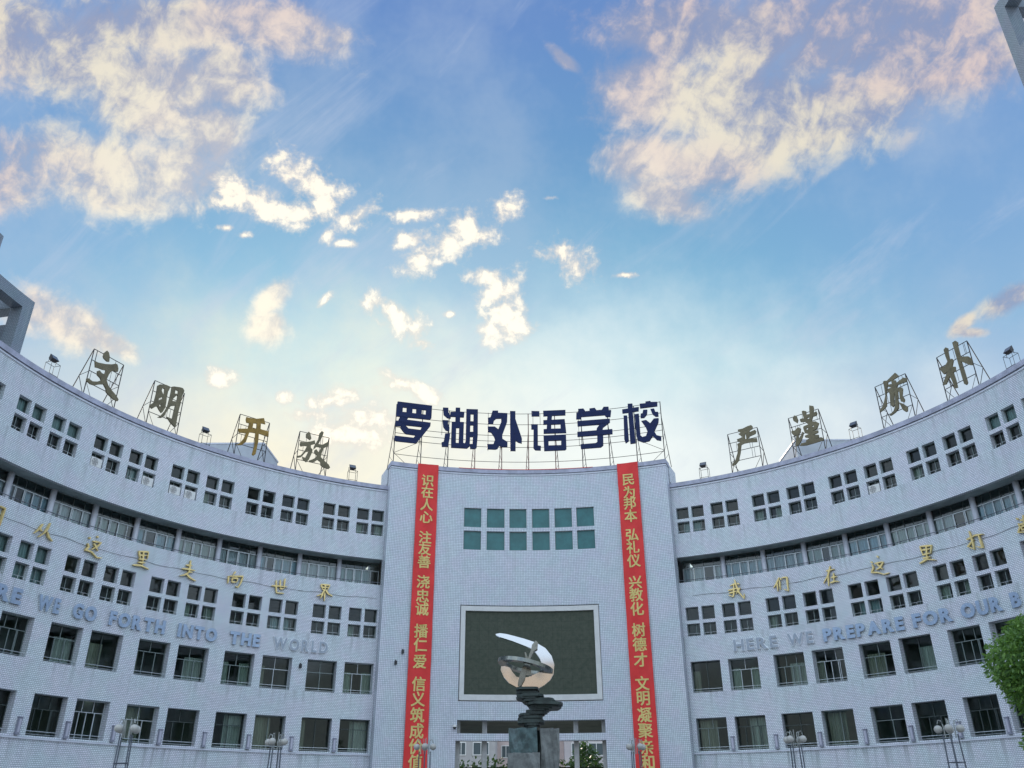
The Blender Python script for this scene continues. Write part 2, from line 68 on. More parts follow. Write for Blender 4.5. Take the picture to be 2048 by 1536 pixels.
SLABS = [(-0.623,0.161,3.574,3.732),(-0.59,0.165,3.502,3.582),(-0.596,0.31,3.41,3.513),(-0.43,0.67,3.323,3.417),(-0.121,0.706,3.244,3.333),(-0.288,0.914,3.161,3.276),(-0.178,0.565,3.105,3.172),(-0.185,0.467,3.033,3.115),(-0.307,0.407,2.93,3.049),(-0.556,0.234,2.803,2.942),(-0.589,0.281,2.655,2.813),(-0.391,0.169,2.465,2.664)]
BLOCKS = [(-0.856,0.035,1.334,2.491),(0.158,0.745,1.331,2.486),(-0.87,0.11,1.334,1.727)]

class NT:
    """small helper to write node trees"""
    def __init__(s, tree): s.t = tree; s.n = tree.nodes; s.l = tree.links
    def put(s, sock, v):
        if isinstance(v, bpy.types.NodeSocket): s.l.new(v, sock)
        else: sock.default_value = v
    def node(s, typ, ins=None, **kw):
        n = s.n.new(typ)
        for k, v in kw.items(): setattr(n, k, v)
        for k, v in (ins or {}).items(): s.put(n.inputs[k], v)
        return n
    def math(s, op, a, b=None, c=None, clamp=False):
        n = s.n.new('ShaderNodeMath'); n.operation = op; n.use_clamp = clamp
        for i, v in enumerate((a, b, c)):
            if v is not None: s.put(n.inputs[i], v)
        return n.outputs[0]
    def vmath(s, op, a, b=None, out=0):
        n = s.n.new('ShaderNodeVectorMath'); n.operation = op
        s.put(n.inputs[0], a)
        if b is not None: s.put(n.inputs[1], b)
        return n.outputs[out]
    def mix(s, f, a, b, blend='MIX'):
        n = s.n.new('ShaderNodeMix'); n.data_type = 'RGBA'; n.blend_type = blend; n.clamp_factor = True
        s.put(n.inputs[0], f); s.put(n.inputs[6], a); s.put(n.inputs[7], b)
        return n.outputs[2]
    def smooth(s, v, a, b, c=0.0, d=1.0):
        n = s.n.new('ShaderNodeMapRange'); n.interpolation_type = 'SMOOTHSTEP'
        for i, x in enumerate((v, a, b, c, d)): s.put(n.inputs[i], x)
        return n.outputs[0]
    def noise(s, vec, scale, detail=6.0, rough=0.6, dist=0.0):
        n = s.node('ShaderNodeTexNoise', {'Vector': vec, 'Scale': scale, 'Detail': detail, 'Roughness': rough, 'Distortion': dist})
        return n.outputs['Fac']

def build_world():
    w = bpy.data.worlds.new("World"); scene.world = w; w.use_nodes = True
    T = NT(w.node_tree); T.n.clear()
    out = T.n.new('ShaderNodeOutputWorld'); mixs = T.n.new('ShaderNodeMixShader'); T.l.new(mixs.outputs[0], out.inputs[0])
    bg = T.n.new('ShaderNodeBackground'); bg.inputs[1].default_value = SKY_S; bgb = T.n.new('ShaderNodeBackground'); bgb.inputs[1].default_value = SKY_S
    T.l.new(bg.outputs[0], mixs.inputs[1]); T.l.new(bgb.outputs[0], mixs.inputs[2])
    d = T.n.new('ShaderNodeTexCoord').outputs['Generated']
    sky = T.n.new('ShaderNodeTexSky'); sky.sky_type = 'NISHITA'; sky.sun_disc = False
    sky.sun_elevation = R_(SUN_EL); sky.sun_rotation = R_(SUN_AZ)
    sky.air_density = 1.0; sky.dust_density = 1.0; sky.ozone_density = 2.0
    sep = T.n.new('ShaderNodeSeparateXYZ'); T.l.new(d, sep.inputs[0])
    k = 1.0 / SKY_S
    def C(r, g, b): return (r * k, g * k, b * k, 1.0)
    # sky coordinates on the plane that touches the dome 30 degrees up, due north of the plaza
    n_ = Vector((0, math.cos(R_(30)), math.sin(R_(30)))); up_ = Vector((0, -math.sin(R_(30)), math.cos(R_(30))))
    dn = T.vmath('DOT_PRODUCT', d, tuple(n_), 1); dnc = T.math('MAXIMUM', dn, 0.05)
    qx = T.math('DIVIDE', sep.outputs[0], dnc); qy = T.math('DIVIDE', T.vmath('DOT_PRODUCT', d, tuple(up_), 1), dnc)
    cb = T.n.new('ShaderNodeCombineXYZ'); T.l.new(qx, cb.inputs[0]); T.l.new(qy, cb.inputs[1]); q = cb.outputs[0]
    front = T.smooth(dn, 0.15, 0.4)
    def N2(vec, scale, detail, rough=0.6, dist=0.0, out='Fac'):
        n = T.node('ShaderNodeTexNoise', {}, noise_dimensions='2D')
        for kk, v in (('Vector', vec), ('Scale', scale), ('Detail', detail), ('Roughness', rough), ('Distortion', dist)): T.put(n.inputs[kk], v)
        return n.outputs[out]
    # clear sky: nishita, pulled to the photo's hues (deep blue above, cyan low, pale near the sun)
    base = T.mix(1.0, sky.outputs[0], SKY_TINT, 'MULTIPLY')
    elv = T.math('ARCSINE', sep.outputs[2])
    ramp = T.node('ShaderNodeValToRGB', {'Fac': T.math('DIVIDE', elv, R_(60))})
    er = ramp.color_ramp; er.elements[0].position = 0.0; er.elements[0].color = (0.80, 0.86, 0.84, 1)
    er.elements[1].position = 1.0; er.elements[1].color = (0.15, 0.26, 0.62, 1)
    for p_, c_ in SKY_RAMP:
        e = er.elements.new(p_); e.color = (*c_, 1)
    grad = T.vmath('SCALE', ramp.outputs[0]); grad.node.inputs[3].default_value = k
    col_ = T.mix(SKY_MIX, base, grad)
    ds = T.vmath('LENGTH', T.vmath('SUBTRACT', q, (-0.20, -0.16, 0)), None, 1)
    # broad violet lobes at both sides, as in the photo
    side = T.smooth(T.math('ABSOLUTE', T.math('ADD', qx, 0.08)), 0.15, 0.66)
    col_ = T.mix(T.math('MULTIPLY', side, 0.5), col_, C(0.235, 0.35, 0.70))
    # aureole round the hidden sun, low cream veil
    squash = T.vmath('MULTIPLY', T.vmath('SUBTRACT', q, (-0.11, -0.23, 0)), (0.50, 1.25, 1))
    lw = T.vmath('LENGTH', squash, None, 1)
    nz0 = N2(q, 5.0, 6.0, 0.6)
    lw2 = T.math('ADD', lw, T.math('MULTIPLY', T.math('SUBTRACT', nz0, 0.5), 0.28))
    veil = T.smooth(lw2, 0.46, 0.12)
    vc = T.mix(T.smooth(qx, -0.30, 0.12), C(1.0, 0.93, 0.72), C(0.93, 0.985, 0.96))
    col_ = T.mix(T.math('MULTIPLY', veil, 0.92), col_, vc)
    # thin hazy veil, patchy
    hz = N2(q, 2.6, 6.0, 0.65)
    col_ = T.mix(T.math('MULTIPLY', T.smooth(hz, 0.42, 0.70), 0.30), col_, C(0.50, 0.60, 0.74))
    # thin high streaks
    qs = T.node('ShaderNodeMapping', {'Vector': q, 'Rotation': (0, 0, R_(40)), 'Scale': (0.45, 0.10, 1)}, vector_type='TEXTURE').outputs[0]
    st = N2(qs, 1.3, 6.0, 0.62, 0.4)
    col_ = T.mix(T.math('MULTIPLY', T.smooth(st, 0.50, 0.78), 0.38), col_, C(0.60, 0.66, 0.80))
    # clouds: fields of overlapping ellipses broken up by noise
    def field(blobs, grow=1.0, join=0.25):
        L = None
        for (x, y, rx, ry, rot, s_) in blobs:
            m = T.n.new('ShaderNodeMapping'); m.vector_type = 'TEXTURE'
            if L is None: T.l.new(q, m.inputs[0])
            else:                                   # the tiny term only fixes the order of evaluation (keeps the stack short)
                ma = T.node('ShaderNodeVectorMath', {0: L, 1: (1e-7, 1e-7, 0.0), 2: q}, operation='MULTIPLY_ADD'); T.l.new(ma.outputs[0], m.inputs[0])
            m.inputs[1].default_value = (x, y, 0); m.inputs[2].default_value = (0, 0, R_(rot)); m.inputs[3].default_value = (rx * grow, ry * grow, 1)
            ln = T.vmath('LENGTH', m.outputs[0], None, 1)
            L = ln if L is None else T.node('ShaderNodeMath', {0: L, 1: ln, 2: join}, operation='SMOOTH_MIN').outputs[0]
        return T.math('SUBTRACT', 1.0, L)
    wc = N2(q, 11.0, 3.0, 0.6, 0.0, 'Color')
    qw = T.vmath('ADD', q, T.vmath('MULTIPLY', T.vmath('SUBTRACT', wc, (0.5, 0.5, 0.5)), (0.032, 0.032, 0)))
    # right-hand sheet is combed into rays that fan out from the horizon
    comb = T.node('ShaderNodeMapping', {'Vector': qw, 'Rotation': (0, 0, R_(57)), 'Scale': (0.32, 0.058, 1)}, vector_type='TEXTURE').outputs[0]
    n_big = N2(qw, 7.5, 8.0, 0.64); n_st = N2(comb, 1.0, 7.0, 0.64, 0.3); n_fine = N2(qw, 30.0, 6.0, 0.60)
    rt = T.smooth(qx, 0.0, 0.14)
    n_s = T.math('ADD', T.math('MULTIPLY', n_big, T.math('SUBTRACT', 1.0, T.math('MULTIPLY', rt, 0.58))), T.math('MULTIPLY', n_st, T.math('MULTIPLY', rt, 0.58)))
    n_s = T.math('ADD', T.math('MULTIPLY', n_s, 0.72), T.math('MULTIPLY', n_fine, 0.28))
    fs = T.math('ADD', T.math('ADD', T.math('MINIMUM', T.math('MULTIPLY', field(SOFT), 1.7), 0.85), 0.22), T.math('MULTIPLY', T.math('SUBTRACT', n_s, 0.5), 3.6))
    dens_s = T.smooth(fs, -0.42, 1.25)
    n_c2 = N2(q, 80.0, 5.0, 0.66)
    fc = T.math('ADD', field(CRISP, 1.16, 0.35), T.math('ADD', T.math('MULTIPLY', T.math('SUBTRACT', n_fine, 0.46), 2.4), T.math('ADD', T.math('MULTIPLY', T.math('SUBTRACT', n_big, 0.5), 0.8), T.math('MULTIPLY', T.math('SUBTRACT', n_c2, 0.5), 1.0))))
    dens_c = T.smooth(fc, -0.10, 1.0)
    # cloud light: bright toward the sun, cream to mauve away from it, greyer where thick
    nearw = T.smooth(ds, 0.70, 0.18)
    lit_far = T.mix(T.smooth(N2(q, 3.2, 3.0, 0.5), 0.38, 0.62), C(0.78, 0.63, 0.58), C(0.84, 0.77, 0.62))
    lit = T.mix(nearw, lit_far, C(1.12, 1.03, 0.84))
    shade_s = T.mix(nearw, C(0.30, 0.34, 0.50), C(0.74, 0.68, 0.64))
    tone_s = T.math('ADD', T.math('MULTIPLY', n_big, 0.40), T.math('ADD', T.math('MULTIPLY', n_st, 0.34), T.math('MULTIPLY', n_fine, 0.26)))
    tone_s = T.math('SUBTRACT', tone_s, T.math('MULTIPLY', T.smooth(qy, 0.18, 0.52), 0.05))
    c_s = T.mix(T.smooth(tone_s, 0.39, 0.60), shade_s, lit)
    tone_c = T.math('ADD', T.math('MULTIPLY', n_fine, 0.45), T.math('ADD', T.math('MULTIPLY', n_c2, 0.15), T.math('MULTIPLY', T.math('MINIMUM', fc, 1.0), 0.34)))
    c_c = T.mix(T.smooth(tone_c, 0.40, 0.68), T.mix(nearw, C(0.46, 0.46, 0.56), C(0.86, 0.80, 0.72)), T.mix(nearw, C(0.95, 0.84, 0.68), C(1.2, 1.12, 0.95)))
    col_ = T.mix(T.math('MULTIPLY', T.math('MULTIPLY', dens_s, front), 0.92), col_, c_s)
    col_ = T.mix(T.math('MULTIPLY', T.math('MULTIPLY', dens_c, front), 0.97), col_, c_c)
    T.l.new(col_, bg.inputs[0])
    # the half of the sky behind the viewer: brightness added to light the facade
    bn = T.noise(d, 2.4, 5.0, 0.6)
    bcol = T.mix(T.smooth(bn, 0.42, 0.60), C(*BACK_FILL_BLUE), C(*BACK_FILL_PALE))
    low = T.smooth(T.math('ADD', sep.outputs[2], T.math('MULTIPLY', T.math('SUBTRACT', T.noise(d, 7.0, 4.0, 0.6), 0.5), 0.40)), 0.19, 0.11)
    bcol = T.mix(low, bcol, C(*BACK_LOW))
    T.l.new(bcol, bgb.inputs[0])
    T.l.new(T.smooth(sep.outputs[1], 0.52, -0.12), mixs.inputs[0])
SKY_TINT = (0.9, 1.0, 1.05, 1)
SKY_MIX = 0.8
SKY_RAMP = [(0.30, (0.86, 0.93, 0.88)), (0.38, (0.66, 0.85, 0.86)), (0.448, (0.38, 0.72, 0.80)), (0.54, (0.22, 0.53, 0.73)), (0.69, (0.14, 0.355, 0.64)), (0.83, (0.14, 0.29, 0.64))]
BACK_FILL_BLUE = (0.74, 1.00, 1.42)
BACK_FILL_PALE = (1.32, 1.55, 1.82)
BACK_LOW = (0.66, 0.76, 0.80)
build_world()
scene.world.cycles.sampling_method = 'MANUAL'; scene.world.cycles.sample_map_resolution = 256
scene.cycles.use_denoising = True
scene.cycles.max_bounces = 7; scene.cycles.diffuse_bounces = 3; scene.cycles.glossy_bounces = 3; scene.cycles.transmission_bounces = 4; scene.cycles.transparent_max_bounces = 10
scene.cycles.caustics_reflective = False; scene.cycles.caustics_refractive = False
scene.cycles.sample_clamp_indirect = 4.0

# ------------------------------------------------------------------ plan of the building (u = 1.15 m, measured from the eye)
S = 1.15
CX, CY = 0.014 * S, 29.815 * S
RW = 23.93          # wings
RB = 23.30          # centre block
EYE = 1.6
GZ = -EYE / S       # ground in u
def W(th, r, h):
    t = R_(th); return Vector((CX + S * r * math.sin(t), CY + S * r * math.cos(t), EYE + S * h))
def XY(x, y, h): return Vector((S * x, S * y, EYE + S * h))

# ------------------------------------------------------------------ materials
MATS = {}
def mat(name, color, rough=0.6, metal=0.0, spec=0.5, var=0.0, vscale=8.0, bump=0.0, bscale=40.0):
    if name in MATS: return MATS[name]
    m = bpy.data.materials.new(name); m.use_nodes = True; T = NT(m.node_tree)
    b = T.n['Principled BSDF']
    b.inputs['Base Color'].default_value = (*color, 1); b.inputs['Roughness'].default_value = rough; b.inputs['Metallic'].default_value = metal
    b.inputs['Specular IOR Level'].default_value = spec
    tc = T.n.new('ShaderNodeTexCoord').outputs['Object']
    if var > 0:
        nz = T.noise(tc, vscale, 6.0, 0.65)
        lo_, hi_ = tuple(c * (1 - var) for c in color), tuple(min(1, c * (1 + var)) for c in color)
        T.l.new(T.mix(T.smooth(nz, 0.3, 0.7), (*lo_, 1), (*hi_, 1)), b.inputs['Base Color'])
    if bump > 0:
        bn = T.node('ShaderNodeBump', {'Strength': bump, 'Height': T.noise(tc, bscale, 4.0, 0.6)}); T.l.new(bn.outputs[0], b.inputs['Normal'])
    MATS[name] = m; return m

def tile_mat(name, color, grout, bw, bh, mortar, offset, rough=0.28, sills=()):
    m = bpy.data.materials.new(name); m.use_nodes = True; T = NT(m.node_tree); b = T.n['Principled BSDF']
    uv = T.n.new('ShaderNodeUVMap').outputs[0]
    br = T.node('ShaderNodeTexBrick', {'Vector': uv, 'Scale': 1.0, 'Mortar Size': mortar, 'Mortar Smooth': 0.1, 'Bias': 0.0, 'Brick Width': bw, 'Row Height': bh,
        'Color1': (*[c * 0.93 for c in color], 1), 'Color2': (*[min(1, c * 1.06) for c in color], 1), 'Mortar': (*grout, 1)})
    br.offset = offset; br.offset_frequency = 2; br.squash = 1.0
    big = T.noise(uv, 0.22, 6.0, 0.62); mid = T.noise(uv, 1.7, 5.0, 0.6)
    st = T.node('ShaderNodeMapping', {'Vector': uv, 'Scale': (1.6, 0.10, 1)}).outputs[0]
    streak = T.noise(st, 1.0, 6.0, 0.65)
    f = T.math('ADD', T.math('MULTIPLY', T.smooth(big, 0.3, 0.7), 0.5), T.math('MULTIPLY', T.smooth(mid, 0.3, 0.72), 0.5))
    c1 = T.mix(f, (0.86, 0.90, 0.93, 1), (1.0, 0.99, 1.0, 1))
    c2 = T.mix(1.0, br.outputs['Color'], c1, 'MULTIPLY')
    c3 = T.mix(T.math('MULTIPLY', T.smooth(streak, 0.52, 0.78), 0.40), c2, (0.42, 0.45, 0.46, 1))
    if sills:                                           # grime washed down from the window sills
        sx = T.n.new('ShaderNodeSeparateXYZ'); T.l.new(uv, sx.inputs[0]); acc = None
        for zz in sills:
            a = T.math('MULTIPLY', T.smooth(sx.outputs[1], zz - 1.7, zz), T.math('LESS_THAN', sx.outputs[1], zz))
            acc = a if acc is None else T.math('ADD', acc, a)
        drip = T.noise(T.node('ShaderNodeMapping', {'Vector': uv, 'Scale': (3.4, 0.16, 1)}).outputs[0], 1.0, 4.0, 0.6)
        c3 = T.mix(T.math('MULTIPLY', T.math('MULTIPLY', acc, T.smooth(drip, 0.47, 0.72)), 0.55), c3, (0.33, 0.36, 0.37, 1))
    # odd replaced or dirty rows, small patches
    row = T.node('ShaderNodeMapping', {'Vector': uv, 'Scale': (0.45, 7.0, 1)}).outputs[0]
    c4 = T.mix(T.math('MULTIPLY', T.smooth(T.noise(row, 1.0, 3.0, 0.5), 0.66, 0.8), 0.22), c3, (0.34, 0.36, 0.42, 1))
    hue = T.mix(T.smooth(T.noise(uv, 0.75, 3.0, 0.5), 0.35, 0.65), (0.95, 1.0, 0.985, 1), (1.0, 0.965, 1.0, 1))
    T.l.new(T.mix(1.0, c4, hue, 'MULTIPLY'), b.inputs['Base Color'])
    T.l.new(T.math('ADD', T.math('MULTIPLY', br.outputs['Fac'], 0.5), rough), b.inputs['Roughness'])
    bp = T.node('ShaderNodeBump', {'Strength': 0.25, 'Distance': 0.01, 'Height': T.math('SUBTRACT', 1.0, br.outputs['Fac'])}); T.l.new(bp.outputs[0], b.inputs['Normal'])
    b.inputs['Specular IOR Level'].default_value = 0.5
    return m
TILE = tile_mat('white_wing_tile', (0.81, 0.83, 0.845), (0.27, 0.31, 0.34), 0.135, 0.09, 0.010, 0.5, sills=tuple(1.15 * z for z in (3.12, 2.95, 6.22, 9.37, 12.56, 15.65, 18.6)))
TILE_SHADE = tile_mat('shaded_tower_tile', (0.27, 0.32, 0.36), (0.14, 0.16, 0.18), 0.15, 0.10, 0.011, 0.5)  # shade on the towers put into a darker tile colour
TILE_B = tile_mat('white_block_tile', (0.73, 0.755, 0.78), (0.27, 0.31, 0.35), 0.12, 0.12, 0.010, 0.0)
COPE = mat('coping_paint', (0.40, 0.41, 0.50), 0.6, var=0.2, vscale=1.5)
BEAD = mat('coping_bead', (0.62, 0.64, 0.70), 0.5, var=0.1, vscale=2)
SOFF = mat('soffit_paint', (0.34, 0.40, 0.40), 0.75, var=0.3, vscale=0.8)
INNER = mat('room_paint', (0.34, 0.43, 0.41), 0.8, var=0.15, vscale=1.0)
ROOFM = mat('roof_concrete', (0.30, 0.30, 0.29), 0.9, var=0.25, vscale=1.0)
ALU = mat('white_aluminium', (0.52, 0.57, 0.58), 0.35, 0.25, var=0.08)
ALU_D = mat('grey_aluminium', (0.22, 0.27, 0.26), 0.4, 0.4, var=0.1)
DARKF = mat('dark_aluminium', (0.07, 0.09, 0.085), 0.4, 0.3)
RAILM = mat('steel_rail', (0.62, 0.66, 0.66), 0.35, 0.7)
RAILD = mat('dark_rail', (0.16, 0.17, 0.20), 0.45, 0.5)
STEEL = mat('rust_black_steel', (0.045, 0.040, 0.040), 0.6, 0.3, var=0.4, vscale=5)
STEEL_R = mat('red_oxide_steel', (0.17, 0.06, 0.05), 0.65, 0.2, var=0.4, vscale=4)
NAVY = mat('navy_enamel', (0.008, 0.018, 0.075), 0.6, spec=0.25, var=0.15, vscale=3)
OLD_GOLD = mat('weathered_brass', (0.170, 0.145, 0.085), 0.55, 0.15, spec=0.3, var=0.22, vscale=1.6)
OLD_GOLD_B = mat('brown_brass', (0.25, 0.155, 0.035), 0.45, 0.35, spec=0.3, var=0.4, vscale=1.2)
GOLDM = mat('bright_gold', (0.76, 0.59, 0.25), 0.34, 0.55, var=0.12, vscale=6)
STAIN = mat('sky_tint_steel_letter', (0.36, 0.46, 0.60), 0.34, 0.4, var=0.12, vscale=5)  # blue sky reflection put into the steel's base colour
STAIN_W = mat('painted_glint_edge', (0.88, 0.90, 0.92), 0.35, 0.0)  # white paint stands in for the glint on the polished edges
STAIN_P = mat('wall_tint_steel_letter', (0.34, 0.39, 0.45), 0.45, 0.1, var=0.1, vscale=5)  # same steel, with the wall's reflection put into its colour
STAIN_E = mat('polished_steel_edge', (0.80, 0.86, 0.92), 0.12, 0.95)
BLACKP = mat('black_plastic', (0.03, 0.03, 0.033), 0.5)
WHITEP = mat('white_plastic', (0.74, 0.74, 0.70), 0.45, var=0.06)
GLOBE = mat('opal_globe', (0.42, 0.41, 0.37), 0.3, var=0.05)
STONE_D = mat('dark_slate', (0.026, 0.040, 0.034), 0.55, var=0.5, vscale=3.0, bump=0.8, bscale=9.0)
STONE_L = mat('grey_granite', (0.15, 0.16, 0.15), 0.6, var=0.35, vscale=4.0, bump=0.6, bscale=14.0)
STONE_G = mat('wet_green_granite', (0.07, 0.115, 0.115), 0.35, var=0.55, vscale=3.0, bump=0.8, bscale=10.0)
CHROME = mat('mirror_steel', (0.50, 0.52, 0.54), 0.06, 1.0, bump=0.35, bscale=1.3)
CHROME_D = mat('dull_steel', (0.20, 0.21, 0.19), 0.22, 1.0, var=0.2, vscale=2.0)
PAVE = mat('plaza_paving', (0.30, 0.29, 0.28), 0.8, var=0.15, vscale=0.7)
BARK = mat('bark', (0.10, 0.075, 0.05), 0.9, var=0.4, vscale=6, bump=0.6, bscale=20)
MUNT = mat('marble_frame', (0.66, 0.66, 0.63), 0.4, var=0.06, vscale=2)
CLOTH = mat('red_banner_cloth', (0.74, 0.040, 0.036), 0.7, var=0.08, vscale=0.8)
YEL = mat('yellow_print', (0.74, 0.58, 0.20), 0.7, var=0.06, vscale=2)

def glass_mat(name, tint, refl_rough=0.02, ior=1.5):
    m = bpy.data.materials.new(name); m.use_nodes = True; T = NT(m.node_tree); T.n.clear()
    o = T.n.new('ShaderNodeOutputMaterial'); tr = T.node('ShaderNodeBsdfTransparent', {'Color': (*tint, 1)})
    gl = T.node('ShaderNodeBsdfGlossy', {'Color': (0.95, 1.0, 0.98, 1), 'Roughness': refl_rough})
    fr = T.node('ShaderNodeFresnel', {'IOR': ior}); mx = T.n.new('ShaderNodeMixShader')
    T.l.new(fr.outputs[0], mx.inputs[0]); T.l.new(tr.outputs[0], mx.inputs[1]); T.l.new(gl.outputs[0], mx.inputs[2]); T.l.new(mx.outputs[0], o.inputs[0])
    return m
GLASS = glass_mat('window_glass', (0.62, 0.72, 0.66))
GLASS_B = glass_mat('blue_tint_glass', (0.74, 0.86, 0.88), 0.02, 1.7)
TEAL = mat('teal_film_glass', (0.035, 0.155, 0.155), 0.32, 0.0, var=0.18, vscale=1.2)

def curtain_mat(name, color, fold):
    m = bpy.data.materials.new(name); m.use_nodes = True; T = NT(m.node_tree); b = T.n['Principled BSDF']
    tc = T.n.new('ShaderNodeTexCoord').outputs['Object']
    mp = T.node('ShaderNodeMapping', {'Vector': tc, 'Scale': (fold, 0.2, 0.25)}).outputs[0]
    T.l.new(T.mix(T.smooth(T.noise(mp, 1.0, 4.0, 0.6), 0.3, 0.7), (*[c * 0.6 for c in color], 1), (*color, 1)), b.inputs['Base Color'])
    b.inputs['Roughness'].default_value = 0.9
    return m
CURT = [curtain_mat('pale_green_curtain', (0.66, 0.76, 0.70), 9.0), curtain_mat('beige_curtain', (0.60, 0.58, 0.50), 7.0), curtain_mat('blue_curtain', (0.55, 0.76, 0.86), 8.0), curtain_mat('white_curtain', (0.82, 0.86, 0.86), 8.0)]

def screen_mat():
    m = bpy.data.materials.new('dark_led_screen'); m.use_nodes = True; T = NT(m.node_tree); b = T.n['Principled BSDF']
    uv = T.n.new('ShaderNodeUVMap').outputs[0]
    a = T.noise(uv, 3.2, 8.0, 0.75); g = T.noise(uv, 9.0, 4.0, 0.6)
    c = T.mix(T.smooth(a, 0.3, 0.7), (0.050, 0.064, 0.045, 1), (0.082, 0.092, 0.066, 1))
    c = T.mix(T.math('MULTIPLY', T.smooth(g, 0.55, 0.75), 0.4), c, (0.045, 0.085, 0.066, 1))
    br = T.node('ShaderNodeTexBrick', {'Vector': uv, 'Scale': 1.0, 'Brick Width': 0.64, 'Row Height': 0.64, 'Mortar Size': 0.006, 'Color1': (1, 1, 1, 1), 'Color2': (0.93, 0.95, 0.93, 1), 'Mortar': (0.6, 0.6, 0.6, 1)}); br.offset = 0.0
    T.l.new(T.mix(1.0, c, br.outputs[0], 'MULTIPLY'), b.inputs['Base Color'])
    b.inputs['Roughness'].default_value = 0.6; b.inputs['Specular IOR Level'].default_value = 0.3
    return m
SCREEN = screen_mat()
def leaf_mat(name, a_, b_):
    m = bpy.data.materials.new(name); m.use_nodes = True; T = NT(m.node_tree); b = T.n['Principled BSDF']
    g = T.n.new('ShaderNodeNewGeometry'); T.l.new(T.mix(g.outputs['Random Per Island'], (*a_, 1), (*b_, 1)), b.inputs['Base Color'])
    b.inputs['Roughness'].default_value = 0.5
    o = T.n['Material Output']; tl = T.node('ShaderNodeBsdfTranslucent', {'Color': (b_[0] * 1.4, b_[1] * 1.4, b_[2], 1)}); mx = T.n.new('ShaderNodeMixShader'); mx.inputs[0].default_value = 0.3
    T.l.new(b.outputs[0], mx.inputs[1]); T.l.new(tl.outputs[0], mx.inputs[2]); T.l.new(mx.outputs[0], o.inputs[0])
    return m
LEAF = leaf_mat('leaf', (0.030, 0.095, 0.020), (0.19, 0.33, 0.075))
HEDGE = leaf_mat('hedge_leaf', (0.020, 0.05, 0.015), (0.05, 0.10, 0.03))

